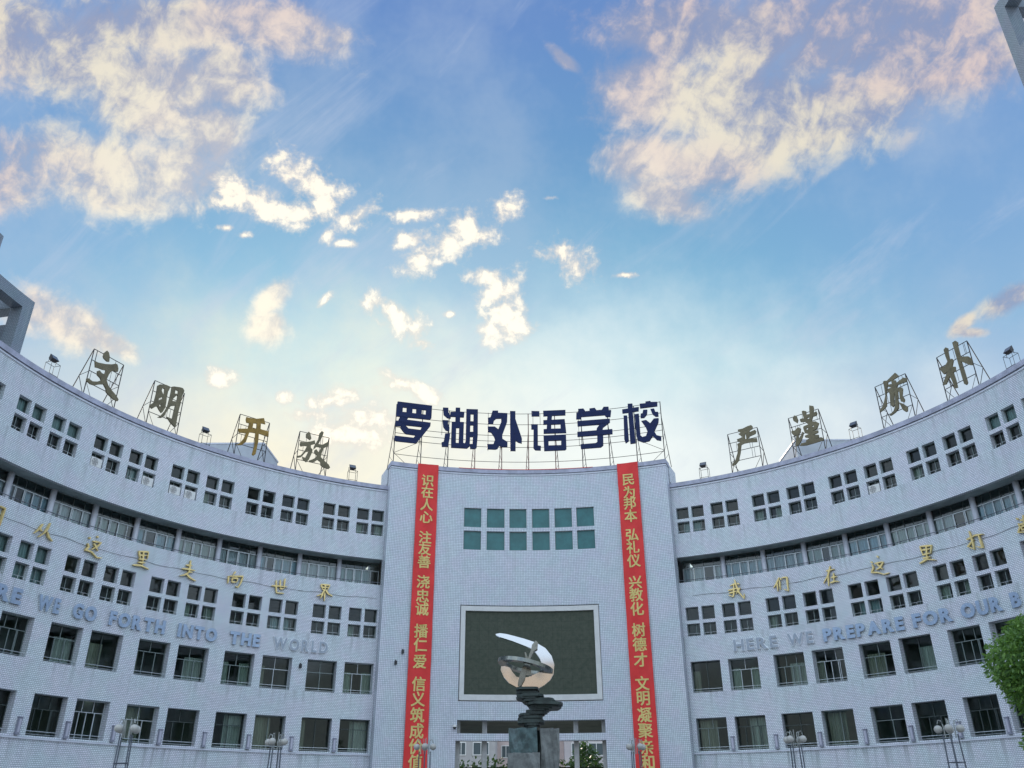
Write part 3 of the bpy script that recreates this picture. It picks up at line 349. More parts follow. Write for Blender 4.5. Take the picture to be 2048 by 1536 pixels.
# ------------------------------------------------------------------ mesh builder
class MB:
    def __init__(s): s.v = []; s.f = []; s.uv = []; s.mi = []; s.cur = 0; s.sm = False
    def face(s, pts, uvs=None):
        i = len(s.v); s.v += [Vector(p) for p in pts]; s.f.append(tuple(range(i, i + len(pts)))); s.uv.append(uvs or [(0, 0)] * len(pts)); s.mi.append(s.cur)
    def mesh_(s, vs, fs):
        i = len(s.v); s.v += [Vector(p) for p in vs]
        for f in fs: s.f.append(tuple(a + i for a in f)); s.uv.append([(0, 0)] * len(f)); s.mi.append(s.cur)
    def box(s, c, sz, rot=None):
        c = Vector(c); h = [x / 2 for x in sz]
        vs = [Vector((sx * h[0], sy * h[1], sz_ * h[2])) for sz_ in (-1, 1) for sy in (-1, 1) for sx in (-1, 1)]
        if rot: vs = [rot @ v for v in vs]
        s.mesh_([c + v for v in vs], [(0, 2, 3, 1), (4, 5, 7, 6), (0, 1, 5, 4), (2, 6, 7, 3), (0, 4, 6, 2), (1, 3, 7, 5)])
    def tube(s, pts, r, n=6, cap=True):
        pts = [Vector(p) for p in pts]; rr = r if isinstance(r, (list, tuple)) else [r] * len(pts)
        rings = []; 
        for i, p in enumerate(pts):
            d = (pts[min(i + 1, len(pts) - 1)] - pts[max(i - 1, 0)]).normalized()
            a = Vector((0, 0, 1)) if abs(d.z) < 0.9 else Vector((1, 0, 0))
            x = d.cross(a).normalized(); y = d.cross(x)
            rings.append([p + rr[i] * (x * math.cos(2 * math.pi * k / n) + y * math.sin(2 * math.pi * k / n)) for k in range(n)])
        vs = [v for r_ in rings for v in r_]; fs = []
        for i in range(len(pts) - 1):
            for k in range(n):
                fs.append((i * n + k, i * n + (k + 1) % n, (i + 1) * n + (k + 1) % n, (i + 1) * n + k))
        if cap: fs += [tuple(range(n))[::-1], tuple((len(pts) - 1) * n + k for k in range(n))]
        s.mesh_(vs, fs)
    def ball(s, c, r, nu=14, nv=9, sz=1.0):
        c = Vector(c); vs = [c + Vector((0, 0, r * sz))]; fs = []
        for j in range(1, nv):
            t = math.pi * j / nv
            for i in range(nu):
                p = 2 * math.pi * i / nu; vs.append(c + Vector((r * math.sin(t) * math.cos(p), r * math.sin(t) * math.sin(p), r * sz * math.cos(t))))
        vs.append(c + Vector((0, 0, -r * sz))); L_ = len(vs) - 1
        for i in range(nu):
            fs.append((0, 1 + i, 1 + (i + 1) % nu)); fs.append((L_, L_ - nu + (i + 1) % nu, L_ - nu + i))
        for j in range(nv - 2):
            for i in range(nu):
                a = 1 + j * nu; fs.append((a + i, a + nu + i, a + nu + (i + 1) % nu, a + (i + 1) % nu))
        s.mesh_(vs, fs)
    def prism(s, outer, holes, fa, fb):
        """polygon with holes; fa/fb map a 2-d point to the front and the back position"""
        loops = [outer] + list(holes)
        tri = tessellate_polygon([[Vector((p[0], p[1], 0)) for p in l] for l in loops])
        flat = [p for l in loops for p in l]; n = len(flat)
        vs = [fa(p) for p in flat] + [fb(p) for p in flat]
        fs = [t for t in tri] + [(t[2] + n, t[1] + n, t[0] + n) for t in tri]
        i0 = 0
        for l in loops:
            m = len(l)
            for k in range(m):
                a, b = i0 + k, i0 + (k + 1) % m; fs.append((a, a + n, b + n, b))
            i0 += m
        s.mesh_(vs, fs)
    def sector(s, t0, t1, r0, r1, z0, z1, step=1.5, skip=''):
        """curved block between two angles, radii and heights, with wall UVs in metres"""
        n = max(1, int(math.ceil(abs(t1 - t0) / step))); th = [t0 + (t1 - t0) * i / n for i in range(n + 1)]
        u = lambda t: S * RW * R_(t)
        for a, b in zip(th, th[1:]):
            uv = [(u(a), S * z0), (u(b), S * z0), (u(b), S * z1), (u(a), S * z1)]
            if 'f' not in skip: s.face([W(a, r0, z0), W(b, r0, z0), W(b, r0, z1), W(a, r0, z1)], uv)
            if 'b' not in skip: s.face([W(b, r1, z0), W(a, r1, z0), W(a, r1, z1), W(b, r1, z1)], [uv[1], uv[0], uv[3], uv[2]])
            uv2 = [(u(a), S * r0), (u(b), S * r0), (u(b), S * r1), (u(a), S * r1)]
            if 't' not in skip: s.face([W(a, r0, z1), W(b, r0, z1), W(b, r1, z1), W(a, r1, z1)], uv2)
            if 'd' not in skip: s.face([W(a, r1, z0), W(b, r1, z0), W(b, r0, z0), W(a, r0, z0)], uv2)
        for t, flip in ((t0, 0), (t1, 1)):
            if ('l' if not flip else 'r') in skip: continue
            p = [W(t, r1, z0), W(t, r0, z0), W(t, r0, z1), W(t, r1, z1)]; uv = [(S * r1, S * z0), (S * r0, S * z0), (S * r0, S * z1), (S * r1, S * z1)]
            if flip: p.reverse(); uv.reverse()
            s.face(p, uv)
    def wall(s, t0, t1, z0, z1, r, holes, step=1.3):
        """curved front face with openings (a0, a1, b0, b1, depth) and their reveals"""
        ts = sorted(set([t0, t1] + [h[i] for h in holes for i in (0, 1)])); full = []
        for a, b in zip(ts, ts[1:]):
            n = max(1, int(math.ceil((b - a) / step))); full += [a + (b - a) * i / n for i in range(n)]
        ts = full + [ts[-1]]; zs = sorted(set([z0, z1] + [h[i] for h in holes for i in (2, 3)]))
        u = lambda t: S * RW * R_(t)
        for a, b in zip(ts, ts[1:]):
            hs = [h for h in holes if h[0] < (a + b) / 2 < h[1]]
            run = None
            for c, d in zip(zs, zs[1:]):
                inside = any(h[2] < (c + d) / 2 < h[3] for h in hs)
                if not inside: s.face([W(a, r, c), W(b, r, c), W(b, r, d), W(a, r, d)], [(u(a), S * c), (u(b), S * c), (u(b), S * d), (u(a), S * d)])
            for h in hs:
                q = r + h[4]
                s.face([W(a, r, h[2]), W(a, q, h[2]), W(b, q, h[2]), W(b, r, h[2])], [(u(a), 0), (u(a), S * h[4]), (u(b), S * h[4]), (u(b), 0)])
                s.face([W(a, r, h[3]), W(b, r, h[3]), W(b, q, h[3]), W(a, q, h[3])], [(u(a), 0), (u(b), 0), (u(b), S * h[4]), (u(a), S * h[4])])
        for h in holes:
            q = r + h[4]
            s.face([W(h[0], r, h[2]), W(h[0], r, h[3]), W(h[0], q, h[3]), W(h[0], q, h[2])], [(0, S * h[2]), (0, S * h[3]), (S * h[4], S * h[3]), (S * h[4], S * h[2])])
            s.face([W(h[1], r, h[2]), W(h[1], q, h[2]), W(h[1], q, h[3]), W(h[1], r, h[3])], [(0, S * h[2]), (S * h[4], S * h[2]), (S * h[4], S * h[3]), (0, S * h[3])])
    def build(s, name, mats, parent=None, base=None, smooth=False, world=True):
        """one linked mesh object; vertices are world points when world is set, else local to the object's place"""
        me = bpy.data.meshes.new(name)
        b = Vector(base) if base is not None else (parent.matrix_world.translation if parent is not None and world else Vector((0, 0, 0)))
        off = b if world else Vector((0, 0, 0))
        me.from_pydata([tuple(v - off) for v in s.v], [], s.f)
        ul = me.uv_layers.new(name='UVMap'); k = 0
        for uvs in s.uv:
            for p in uvs: ul.data[k].uv = p; k += 1
        for m in (mats if isinstance(mats, (list, tuple)) else [mats]): me.materials.append(m)
        for p, m in zip(me.polygons, s.mi): p.material_index = m; p.use_smooth = smooth
        me.update()
        o = bpy.data.objects.new(name, me); col.objects.link(o)
        if parent is not None: o.parent = parent
        elif world: o.location = b
        return o

def tag(o, label=None, cat=None, group=None, kind=None):
    if label: o['label'] = label
    if cat: o['category'] = cat
    if group: o['group'] = group
    if kind: o['kind'] = kind
    return o
def thing(name, loc, label, cat, group=None, rz=0.0):
    o = bpy.data.objects.new(name, None); o.empty_display_size = 0.3; col.objects.link(o)
    o.location = loc; o.rotation_euler.z = rz
    o.matrix_world = Matrix.Translation(Vector(loc)) @ Matrix.Rotation(rz, 4, 'Z')
    return tag(o, label, cat, group)
def copy_tree(o, parent=None):
    c = o.copy(); col.objects.link(c)
    if parent is not None: c.parent = parent
    for ch in o.children: copy_tree(ch, c)
    return c

# ------------------------------------------------------------------ ground
g = MB()
n = 24
for i in range(n):
    a, b = 2 * math.pi * i / n, 2 * math.pi * (i + 1) / n
    g.face([(0, 0, 0), (900 * math.cos(a), 900 * math.sin(a), 0), (900 * math.cos(b), 900 * math.sin(b), 0)])
tag(g.build('plaza', PAVE), kind='structure')

# ------------------------------------------------------------------ wings
TH0 = -0.45
FLOORS = [2.25, 5.38, 8.52, 11.66, 14.80]
ROWS_Q = [(15.65, 17.32), (9.37, 11.08)]
ROWS_B = [(6.22, 7.94), (3.12, 4.84)]
NB = 6
def win_spans(side):
    """(theta0, theta1, bay, which) of each window along a wing"""
    o = []
    for k in range(NB):
        for w in (0, 1):
            a = 22.85 + 5.25 * w + 11.55 * k; b = a + 4.15
            o.append((TH0 + a, TH0 + b, k, w) if side > 0 else (TH0 - b, TH0 - a, k, w))
    return o
SUBQ = [(0.0, 1.85), (2.30, 4.15)]
def quad_holes(t0, z0, z1):
    zm0, zm1 = z0 + 0.74, z0 + 0.93
    return [(t0 + a, t0 + b, c, d, 0.26) for a, b in SUBQ for c, d in ((z0, zm0), (zm1, z1))]
RIB0, RIB1 = 12.58, 14.17
def ribbon_span(side):
    return (21.80, 93.5) if side > 0 else (-93.5, -23.05)

def local_box(m, x0, x1, y0, y1, z0, z1): m.box(((x0 + x1) / 2, (y0 + y1) / 2, (z0 + z1) / 2), (abs(x1 - x0), abs(y1 - y0), abs(z1 - z0)))
def rect_frame(m, x0, x1, z0, z1, y, w, d):
    local_box(m, x0, x0 + w, y, y + d, z0, z1); local_box(m, x1 - w, x1, y, y + d, z0, z1)
    local_box(m, x0 + w, x1 - w, y + .002, y + d - .002, z0, z0 + w); local_box(m, x0 + w, x1 - w, y + .002, y + d - .002, z1 - w, z1)
def curtain_mesh(m, x0, x1, z0, z1, y, fold=0.16, amp=0.035):
    n = max(3, int((x1 - x0) / (fold / 4)))
    for i in range(n):
        a, b = x0 + (x1 - x0) * i / n, x0 + (x1 - x0) * (i + 1) / n
        ya, yb = y + amp * math.sin(a / fold * 6.283), y + amp * math.sin(b / fold * 6.283)
        m.face([(a, ya, z0), (b, yb, z0), (b, yb, z1), (a, ya, z1)])

ARC = S * RW * R_(1.0)       # metres per degree on the wing face
def quad_window(parent, th, z0, z1, variant):
    """four small recessed lights; origin at the middle of the sill on the wall face"""
    h = S * (z1 - z0); fr = MB(); gl = MB(); rl = MB(); cu = MB(); hasc = False
    d = S * 0.26
    xs = [(ARC * (a - 2.075), ARC * (b - 2.075)) for a, b in SUBQ]; zz = [(0.0, S * 0.74), (S * 0.93, h)]
    for i, (xa, xb) in enumerate(xs):
        for j, (za, zb) in enumerate(zz):
            rect_frame(fr, xa, xb, za, zb, d - 0.05, 0.035, 0.045)
            if j == 0:
                xm = xa + (xb - xa) * (0.5 if (variant + i) % 3 else 0.66)
                local_box(fr, xm - 0.018, xm + 0.018, d - 0.045, d - 0.008, za + 0.035, zb - 0.035)
                for zr in (0.20, 0.04): rl.tube([(xa, 0.10, za + zr), (xb, 0.10, za + zr)], 0.013, 5)
                for k in range(3):
                    xr = xa + (xb - xa) * (0.08 + 0.42 * k); rl.tube([(xr, 0.10, za), (xr, 0.10, za + 0.20)], 0.010, 4)
            gl.face([(xa, d, za), (xb, d, za), (xb, d, zb), (xa, d, zb)])
            code = (variant * 7 + i * 3 + j * 5) % 11
            if variant == 9 or (j == 0 and code in (0, 3, 6)) or (j == 1 and variant == 8):
                f0, f1 = (0, 1) if variant in (8, 9) else ((0.0, 0.5) if code != 3 else (0.45, 1.0))
                curtain_mesh(cu, xa + (xb - xa) * f0 - 0.05, xa + (xb - xa) * f1 + 0.05, za - 0.05, zb + 0.1, d + 0.12); hasc = True
    w = fr.build('window', ALU_D, None, world=False); w.parent = parent
    for m, nm, mt in ((gl, 'glazing', GLASS), (rl, 'guard_rail', RAILM)):
        m.build(nm, mt, None, world=False).parent = w
    if hasc: cu.build('curtain', CURT[2] if variant in (8, 9) and th < -60 or variant == 8 else (CURT[variant % 4]), None, world=False).parent = w
    return w
def big_window(parent, th, z0, z1, variant, row):
    h = S * (z1 - z0); hw = ARC * 2.075; d = S * 0.40; fr = MB(); gl = MB(); rl = MB(); cu = MB()
    rect_frame(fr, -hw, hw, 0, h, d - 0.06, 0.04, 0.055)
    rv = random.Random(int(abs(th) * 10) * 2 + (th > 0) + row * 977); zt = h * rv.choice((0.62, 0.66, 0.70)); kind = rv.choice((0, 0, 1, 1, 2, 3))
    nm = (2, 3, 2, 4)[kind]; top_ = h - 0.04
    if kind != 2:
        local_box(fr, -hw + 0.04, hw - 0.04, d - 0.055, d - 0.010, zt - 0.018, zt + 0.018); top_ = zt - 0.02
        for k in range(1, max(2, nm - 1)):
            x = -hw + 2 * hw * k / max(2, nm - 1); local_box(fr, x - 0.016, x + 0.016, d - 0.056, d - 0.008, zt + 0.020, h - 0.04)
    for k in range(1, nm):
        x = -hw + 2 * hw * k / nm + rv.uniform(-.05, .05); local_box(fr, x - 0.018, x + 0.018, d - 0.056, d - 0.008, 0.04, top_)
    if kind == 3:                                       # one sash slid open, its stile doubled
        local_box(fr, hw * 0.42, hw * 0.46, d - 0.085, d - 0.058, 0.04, zt - 0.02)
    gl.face([(-hw, d, 0), (hw, d, 0), (hw, d, h), (-hw, d, h)])
    for zr in (0.22, 0.08): rl.tube([(-hw, 0.12, zr), (hw, 0.12, zr)], 0.016 if zr > .1 else 0.010, 5)
    w = fr.build('window', DARKF if (row == 1 and variant % 3 != 1) or (row == 0 and kind == 2) else (ALU if rv.random() < 0.35 else ALU_D), None, world=False); w.parent = parent
    gl.build('glazing', GLASS, None, world=False).parent = w; rl.build('guard_rail', RAILM, None, world=False).parent = w
    spans = {0: [(0.02, 0.30), (0.66, 0.98)], 1: [(0.05, 0.62)], 2: [], 3: [(0.4, 0.98)], 4: [(0.0, 1.0)], 5: [(0.0, 0.22)], 6: []}[variant % 7]
    if row == 1 and variant % 7 == 4: spans = []
    if spans:
        for a, b in spans: curtain_mesh(cu, -hw + 2 * hw * a, -hw + 2 * hw * b, -0.02, h * (0.72 if row == 0 else 0.95), d + 0.18)
        cu.build('curtain', CURT[(0, 1, 0, 3)[variant % 4]], None, world=False).parent = w
    return w
def place(o, th, r, z):
    p = W(th, r, z); o.rotation_euler.z = -R_(th); return p
wing_obj = {}
def make_wing(side):
    base = Vector((CX, CY, 0))
    nm = 'left' if side < 0 else 'right'
    t = thing('curved_building_wing', W(side * 58, RW + 2, GZ), 'curved white tiled wing sweeping from the centre block to the ' + nm + ' edge', 'building')
    wing_obj[side] = t; off = t.matrix_world.translation
    holes = []
    for (a, b, k, w) in win_spans(side):
        for z0, z1 in ROWS_Q: holes += quad_holes(a, z0, z1)
        for z0, z1 in ROWS_B: holes.append((a, b, z0, z1, 0.40))
    rb = ribbon_span(side); holes.append((rb[0] + (0 if side > 0 else 0.6), rb[1] - (0.6 if side > 0 else 0), RIB0, RIB1, 0.22))
    e0, e1 = (21.72, 94.0) if side > 0 else (-94.0, -22.97)
    m = MB(); m.wall(e0, e1, GZ, 18.72, RW, holes)
    m.build('front_wall', TILE, t)
    # far end wall and roof
    m = MB(); te = e1 if side > 0 else e0
    m.sector(te - 0.4 if side > 0 else te, te if side > 0 else te + 0.4, RW + 0.01, RW + 7, GZ, 18.7)
    m.sector(e0 + 0.02, e1 - 0.02, RW + 6.6, RW + 7.0, GZ, 18.7, 3.0)
    m.build('rear_wall', TILE, t)
    m = MB(); m.sector(e0, e1, RW + 0.30, RW + 6.6, 18.05, 18.25, 3.0, skip='lr'); m.build('roof', ROOFM, t)
    # parapet back face and coping
    m = MB(); m.sector(e0, e1, RW - 0.09, RW + 0.32, 18.74, 19.0, 1.3); m.build('coping', COPE, t)
    m = MB(); m.sector(e0, e1, RW - 0.045, RW + 0.05, 18.60, 18.68, 1.3); m.build('cornice_bead', BEAD, t)
    m = MB(); m.sector(e0, e1, RW + 0.03, RW + 0.28, 17.6, 18.735, 1.5, skip='f'); m.build('parapet', TILE, t)
    # sill ledge
    m = MB(); m.sector(e0, e1, RW - 0.07, RW + 0.02, 2.97, 3.04, 1.3); m.build('sill_ledge', BEAD, t)
    # floors, rear partition
    m = MB()
    for z in FLOORS:
        m.sector(e0 + 0.05, e1 - 0.05, RW + (0.42 if z != 11.66 else 0.03), RW + 6.58, z, z + 0.22, 3.0, skip='lr')
    m.sector(e0 + 0.05, e1 - 0.05, RW + 5.2, RW + 5.35, GZ, 18.0, 3.0, skip='lrtd')
    for k in range(NB + 1):
        a = TH0 + side * (22.0 + 11.55 * k + 0.0)
        if k == 0: a = TH0 + side * 22.6
        for (za, zb) in ((2.5, 11.6), (14.9, 18.0)):
            m.sector(a - 0.15, a + 0.15, RW + 0.45, RW + 5.2, za, zb, 3.0)
    m.build('interior', INNER, t)
    # ribbon gallery: soffit, parapet top, back wall, pillars
    m = MB(); m.sector(e0, e1, RW + 0.22, RW + 1.62, RIB1 - 0.001, RIB1 + 0.1, 1.5, skip='lr'); m.build('soffit', SOFF, t)
    rl = MB(); tt = [rb[0] + (rb[1] - rb[0]) * i / 60 for i in range(61)]
    rl.tube([W(a, RW + 0.05, 12.73) for a in tt], 0.022, 6)
    for a in tt[1:-1]: rl.tube([W(a, RW + 0.05, 12.58), W(a, RW + 0.05, 12.73)], 0.014, 5)
    rl.build('hand_rail', RAILD, t)
    mw = S * (RW + 1.0) * R_(5.775) - 0.55
    for k in range(2 * NB):
        tc_ = TH0 + side * (22.6 + 5.775 * k + 2.9)
        p = MB(); tp = TH0 + side * (22.6 + 5.775 * (k + 1))
        p.tube([W(tp, RW + 0.97, 11.8), W(tp, RW + 0.97, RIB1)], 0.17, 12); p.build('gallery_pillar', BEAD, t, smooth=True)
        fr = MB(); gl = MB(); cu = MB(); hw = mw / 2 + 0.34; h = S * (RIB1 - 11.88); zt = h * 0.79
        nn = (5, 4, 5, 4)[(k + (side > 0)) % 4]
        rect_frame(fr, -hw, hw, 0, zt, 0, 0.05, 0.06); dk = MB(); rect_frame(dk, -hw, hw, zt + 0.002, h, 0, 0.04, 0.06)
        for i in range(1, nn): 
            x = -hw + 2 * hw * i / nn; local_box(fr, x - 0.024, x + 0.024, 0.006, 0.054, 0.05, zt - .026); local_box(dk, x - 0.016, x + 0.016, 0.006, 0.054, zt + .045, h - 0.045)
        for i in range(nn):
            xa, xb = -hw + 2 * hw * i / nn, -hw + 2 * hw * (i + 1) / nn
            if (i * 3 + k * 5 + (side > 0) * 2) % 5 in (1, 3): rect_frame(fr, xa + 0.03, xb - 0.03, 0.06, zt - 0.03, -0.02, 0.04, 0.018)
            if (i * 5 + k * 3 + (side > 0)) % 9 not in (2,): curtain_mesh(cu, xa + 0.03, xb - 0.03, 0.02, zt + 0.03, 0.16, 0.2, 0.03)
        gl.face([(-hw, 0.03, 0), (hw, 0.03, 0), (hw, 0.03, h), (-hw, 0.03, h)])
        w = fr.build('gallery_window', ALU, None, world=False); w.parent = t
        w.location = W(tc_, RW + 1.0, 11.88) - off; w.rotation_euler.z = -R_(tc_)
        dk.build('shaded_transom_frame', DARKF, None, world=False).parent = w  # upper frame made dark: the gallery's shade put into its colour
        gl.build('glazing', GLASS_B, None, world=False).parent = w
        cu.build('curtain', CURT[(0, 3, 2, 3, 0, 2)[(k + (side > 0)) % 6]], None, world=False).parent = w
    # windows
    for (a, b, k, w_) in win_spans(side):
        th = (a + b) / 2; i = k * 2 + w_
        for r, (z0, z1) in enumerate(ROWS_Q):
            v = (i * 3 + r * 4 + (side > 0) * 2) % 8
            if r == 0 and k >= 4: v = 8 if side > 0 else 9
            if r == 0 and k >= 4 and side < 0: v = 8
            if r == 1 and side < 0 and k == 4: v = 9
            w = quad_window(t, th, z0, z1, v); w.location = W(th, RW, z0) - off; w.rotation_euler.z = -R_(th)
        for r, (z0, z1) in enumerate(ROWS_B):
            v = (i * 2 + r * 3 + (side > 0) * 5 + k) % 7
            w = big_window(t, th, z0, z1, v, r); w.location = W(th, RW, z0) - off; w.rotation_euler.z = -R_(th)
    return t
for sd_ in (-1, 1): make_wing(sd_)

# ------------------------------------------------------------------ centre block
B0, B1, BT = -23.0, 21.75, 20.5
blk = thing('central_building_block', W(-0.6, RB + 2, GZ), 'tall white tiled centre block with a concave front, big dark screen and teal window grid', 'building')
WG = [(-10.95, -8.17), (-7.33, -4.46), (-3.70, -0.95), (-0.10, 2.68), (3.50, 6.29), (6.98, 9.80)]
WGZ = [(15.03, 16.26), (16.51, 17.79)]
holes = [(a, b, c, d, 0.13) for a, b in WG for c, d in WGZ]
holes += [(-11.18, 9.86, 5.93, 11.54, 0.30), (-11.25, 9.95, 4.19, 4.90, 0.55), (-11.42, 9.97, GZ, 3.80, 0.55)]
m = MB(); m.wall(B0, B1, GZ, BT - 0.30, RB, holes); 
for t_, fl in ((B0, 0), (B1, 1)):                      # radial ends of the front slab
    p = [W(t_, RB + 0.8, GZ), W(t_, RB, GZ), W(t_, RB, BT - .3), W(t_, RB + 0.8, BT - .3)]; uv = [(0.92, 0), (0, 0), (0, S * 21.6), (0.92, S * 21.6)]
    m.face(p if not fl else p[::-1], uv if not fl else uv[::-1])
m.build('front_wall', TILE_B, blk)
m = MB(); m.sector(B0, B1, RB + 0.56, RB + 0.8, 5.3, BT - 0.31, 2.0); m.sector(B0, -11.6, RB + 0.55, RB + 0.8, GZ, 5.28, 2.0); m.sector(10.1, B1, RB + 0.55, RB + 0.8, GZ, 5.28, 2.0)
m.build('slab_back', TILE_B, blk)
m = MB(); m.sector(B0 - 0.10, B1 + 0.10, RB - 0.07, RB + 0.85, BT - 0.28, BT, 1.3); m.build('coping', COPE, blk)
m = MB(); m.sector(B0 - 0.05, B1 + 0.05, RB - 0.035, RB + 0.3, BT - 0.42, BT - 0.34, 1.3); m.build('cornice_bead', BEAD, blk)
m = MB()
for a, b in ((B0 + 0.0, B0 + 0.8), (B1 - 0.8, B1 - 0.0)): m.sector(a, b, RB + 0.86, RB + 2.75, BT - 1.25, BT - 0.02)
m.sector(B0 + 0.9, B1 - 0.9, RB + 2.4, RB + 2.75, BT - 1.25, BT - 0.02, 2.0)
m.build('roof_parapet', TILE_B, blk)
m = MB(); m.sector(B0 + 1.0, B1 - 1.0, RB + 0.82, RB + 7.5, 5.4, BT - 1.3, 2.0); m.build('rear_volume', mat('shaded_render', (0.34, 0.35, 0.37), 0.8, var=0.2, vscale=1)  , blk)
m = MB()
m.sector(B0 + 1.0, -11.6, RB + 0.82, RB + 10.5, GZ, 5.38, 2.0); m.sector(10.1, B1 - 1.0, RB + 0.82, RB + 10.5, GZ, 5.38, 2.0)
m.build('passage_wall', INNER, blk)
m = MB(); m.sector(-11.6, 10.1, RB + 0.56, RB + 10.5, 5.0, 5.39, 2.0); m.build('passage_ceiling', mat('ceiling_paint', (0.30, 0.31, 0.27), 0.8, var=0.2, vscale=0.7), blk)
for a in (-10.95, -7.17, 5.66, 9.62):
    m = MB(); m.sector(a - 0.33, a + 0.33, RB + 0.62, RB + 1.0, GZ, 4.99)
    m.build('entrance_pillar', mat('pillar_granite', (0.42, 0.42, 0.40), 0.5, var=0.15, vscale=3), blk)
win = MB()
for a, b in WG:
    for c, d in WGZ: win.face([W(a, RB + 0.125, c), W(b, RB + 0.125, c), W(b, RB + 0.125, d), W(a, RB + 0.125, d)])
wo = win.build('window', TEAL, blk)
fr = MB()
for a, b in WG:
    for c, d in WGZ:
        for (x0, x1, y0, y1) in ((a, a + .07, c, d), (b - .07, b, c, d), (a + .07, b - .07, c, c + .03), (a + .07, b - .07, d - .03, d)): fr.sector(x0, x1, RB + 0.09, RB + 0.124, y0, y1)
fo = fr.build('window_frame', ALU_D, wo, base=blk.matrix_world.translation); fo.location = (0, 0, 0)
sc = thing('display_screen', W(-0.66, RB, 5.95), 'large dark unlit display screen in a pale stone frame on the centre block', 'screen')
m = MB(); n = 16
for i in range(n):
    a, b = -10.38 + 19.42 * i / n, -10.38 + 19.42 * (i + 1) / n; u = lambda t: S * RB * R_(t)
    m.face([W(a, RB + 0.10, 6.31), W(b, RB + 0.10, 6.31), W(b, RB + 0.10, 11.19), W(a, RB + 0.10, 11.19)], [(u(a), S * 6.31), (u(b), S * 6.31), (u(b), S * 11.19), (u(a), S * 11.19)])
m.build('panel', SCREEN, sc)
m = MB()
m.sector(-11.07, -10.38, RB - 0.02, RB + 0.22, 5.99, 11.48); m.sector(9.04, 9.77, RB - 0.02, RB + 0.22, 5.99, 11.48)
m.sector(-10.38, 9.04, RB - 0.018, RB + 0.22, 5.99, 6.31, skip='lr'); m.sector(-10.38, 9.04, RB - 0.018, RB + 0.22, 11.19, 11.48, skip='lr')
m.sector(-11.1, 9.8, RB + 0.225, RB + 0.29, 5.95, 11.52)
m.build('frame', MUNT, sc)

# ------------------------------------------------------------------ roof penthouses and corner frame towers
def pent(p0, p1, pb, z, label):
    """straight box: p0-p1 the front edge, pb the far end of the inner side"""
    p0, p1, pb = (Vector(p) for p in (p0, p1, pb)); p2 = p1 + (pb - p0); quad = [p0, p1, p2, pb]
    o = thing('roof_penthouse', XY(*((p0 + p2) / 2), 18.25), label, 'roof structure', 'stair penthouses on the wing roofs')
    m = MB()
    for a, b in zip(quad, quad[1:] + quad[:1]):
        l = (b - a).length * S; m.face([XY(*a, 18.2), XY(*b, 18.2), XY(*b, z), XY(*a, z)], [(0, 0), (l, 0), (l, 3.5), (0, 3.5)])
    m.build('wall', mat('penthouse_render', (0.50, 0.54, 0.58), 0.85, spec=0.1, var=0.08, vscale=1.0), o)
    m = MB(); c_ = (p0 + p2) / 2; ex = [c_ + (p - c_) * 1.015 for p in quad]
    m.prism([(p.x, p.y) for p in ex], [], lambda p: XY(p[0], p[1], z + 0.10), lambda p: XY(p[0], p[1], z)); m.build('roof', BEAD, o)
PENT_L = ((-17.2, 49.95), (-24.0, 49.8), (-17.19, 53.21)); PENT_R = ((16.9, 50.53), (24.0, 50.7), (16.85, 54.1))
pent(PENT_L[0], PENT_L[1], PENT_L[2], 21.28, 'tiled stair penthouse on the roof behind the brown gold character and its frame')
pent(PENT_R[0], PENT_R[1], PENT_R[2], 21.28, 'tiled stair penthouse on the roof behind the dense character right of the centre block')
def frame_tower(t0, t1, r0, r1, z0, z1, label, post=1.5, beam=0.62, levels=()):
    o = thing('roof_frame_tower', W((t0 + t1) / 2, (r0 + r1) / 2, z0), label, 'tower', 'open tiled frames on the wing ends')
    m = MB(); pr = post * R_(1) * r0
    for a in (t0, t1 - post):
        for r in (r0, r1 - pr): m.sector(a, a + post, r, r + pr, z0, z1 - beam)
    for z in (z1,) + tuple(levels):
        m.sector(t0, t1, r0, r0 + pr, z - beam, z); m.sector(t0, t1, r1 - pr, r1, z - beam, z)
        m.sector(t0, t0 + post, r0 + pr, r1 - pr, z - beam, z); m.sector(t1 - post, t1, r0 + pr, r1 - pr, z - beam, z)
    m.build('frame', TILE_SHADE, o)
    return o
o = frame_tower(-86.4, -79.72, 24.25, 28.0, 18.25, 22.1, 'low open tiled frame on the roof above the floodlight at the left edge')
m = MB(); m.sector(-80.6, -79.75, 24.9, 27.3, 18.25, 20.75); m.sector(-86.35, -79.75, 27.6, 27.95, 18.25, 20.6); m.build('infill_panel', TILE_SHADE, o)
frame_tower(-95.0, -86.55, 24.3, 28.5, 18.25, 23.9, 'taller tiled frame just peeping in at the left edge above the low one')
frame_tower(87.15, 97.0, 24.3, 29.5, 18.25, 37.2, 'very tall open shade-toned tiled frame tower cutting the top right corner', 1.6, 0.75, (33.6, 30.0, 26.0, 22.0))

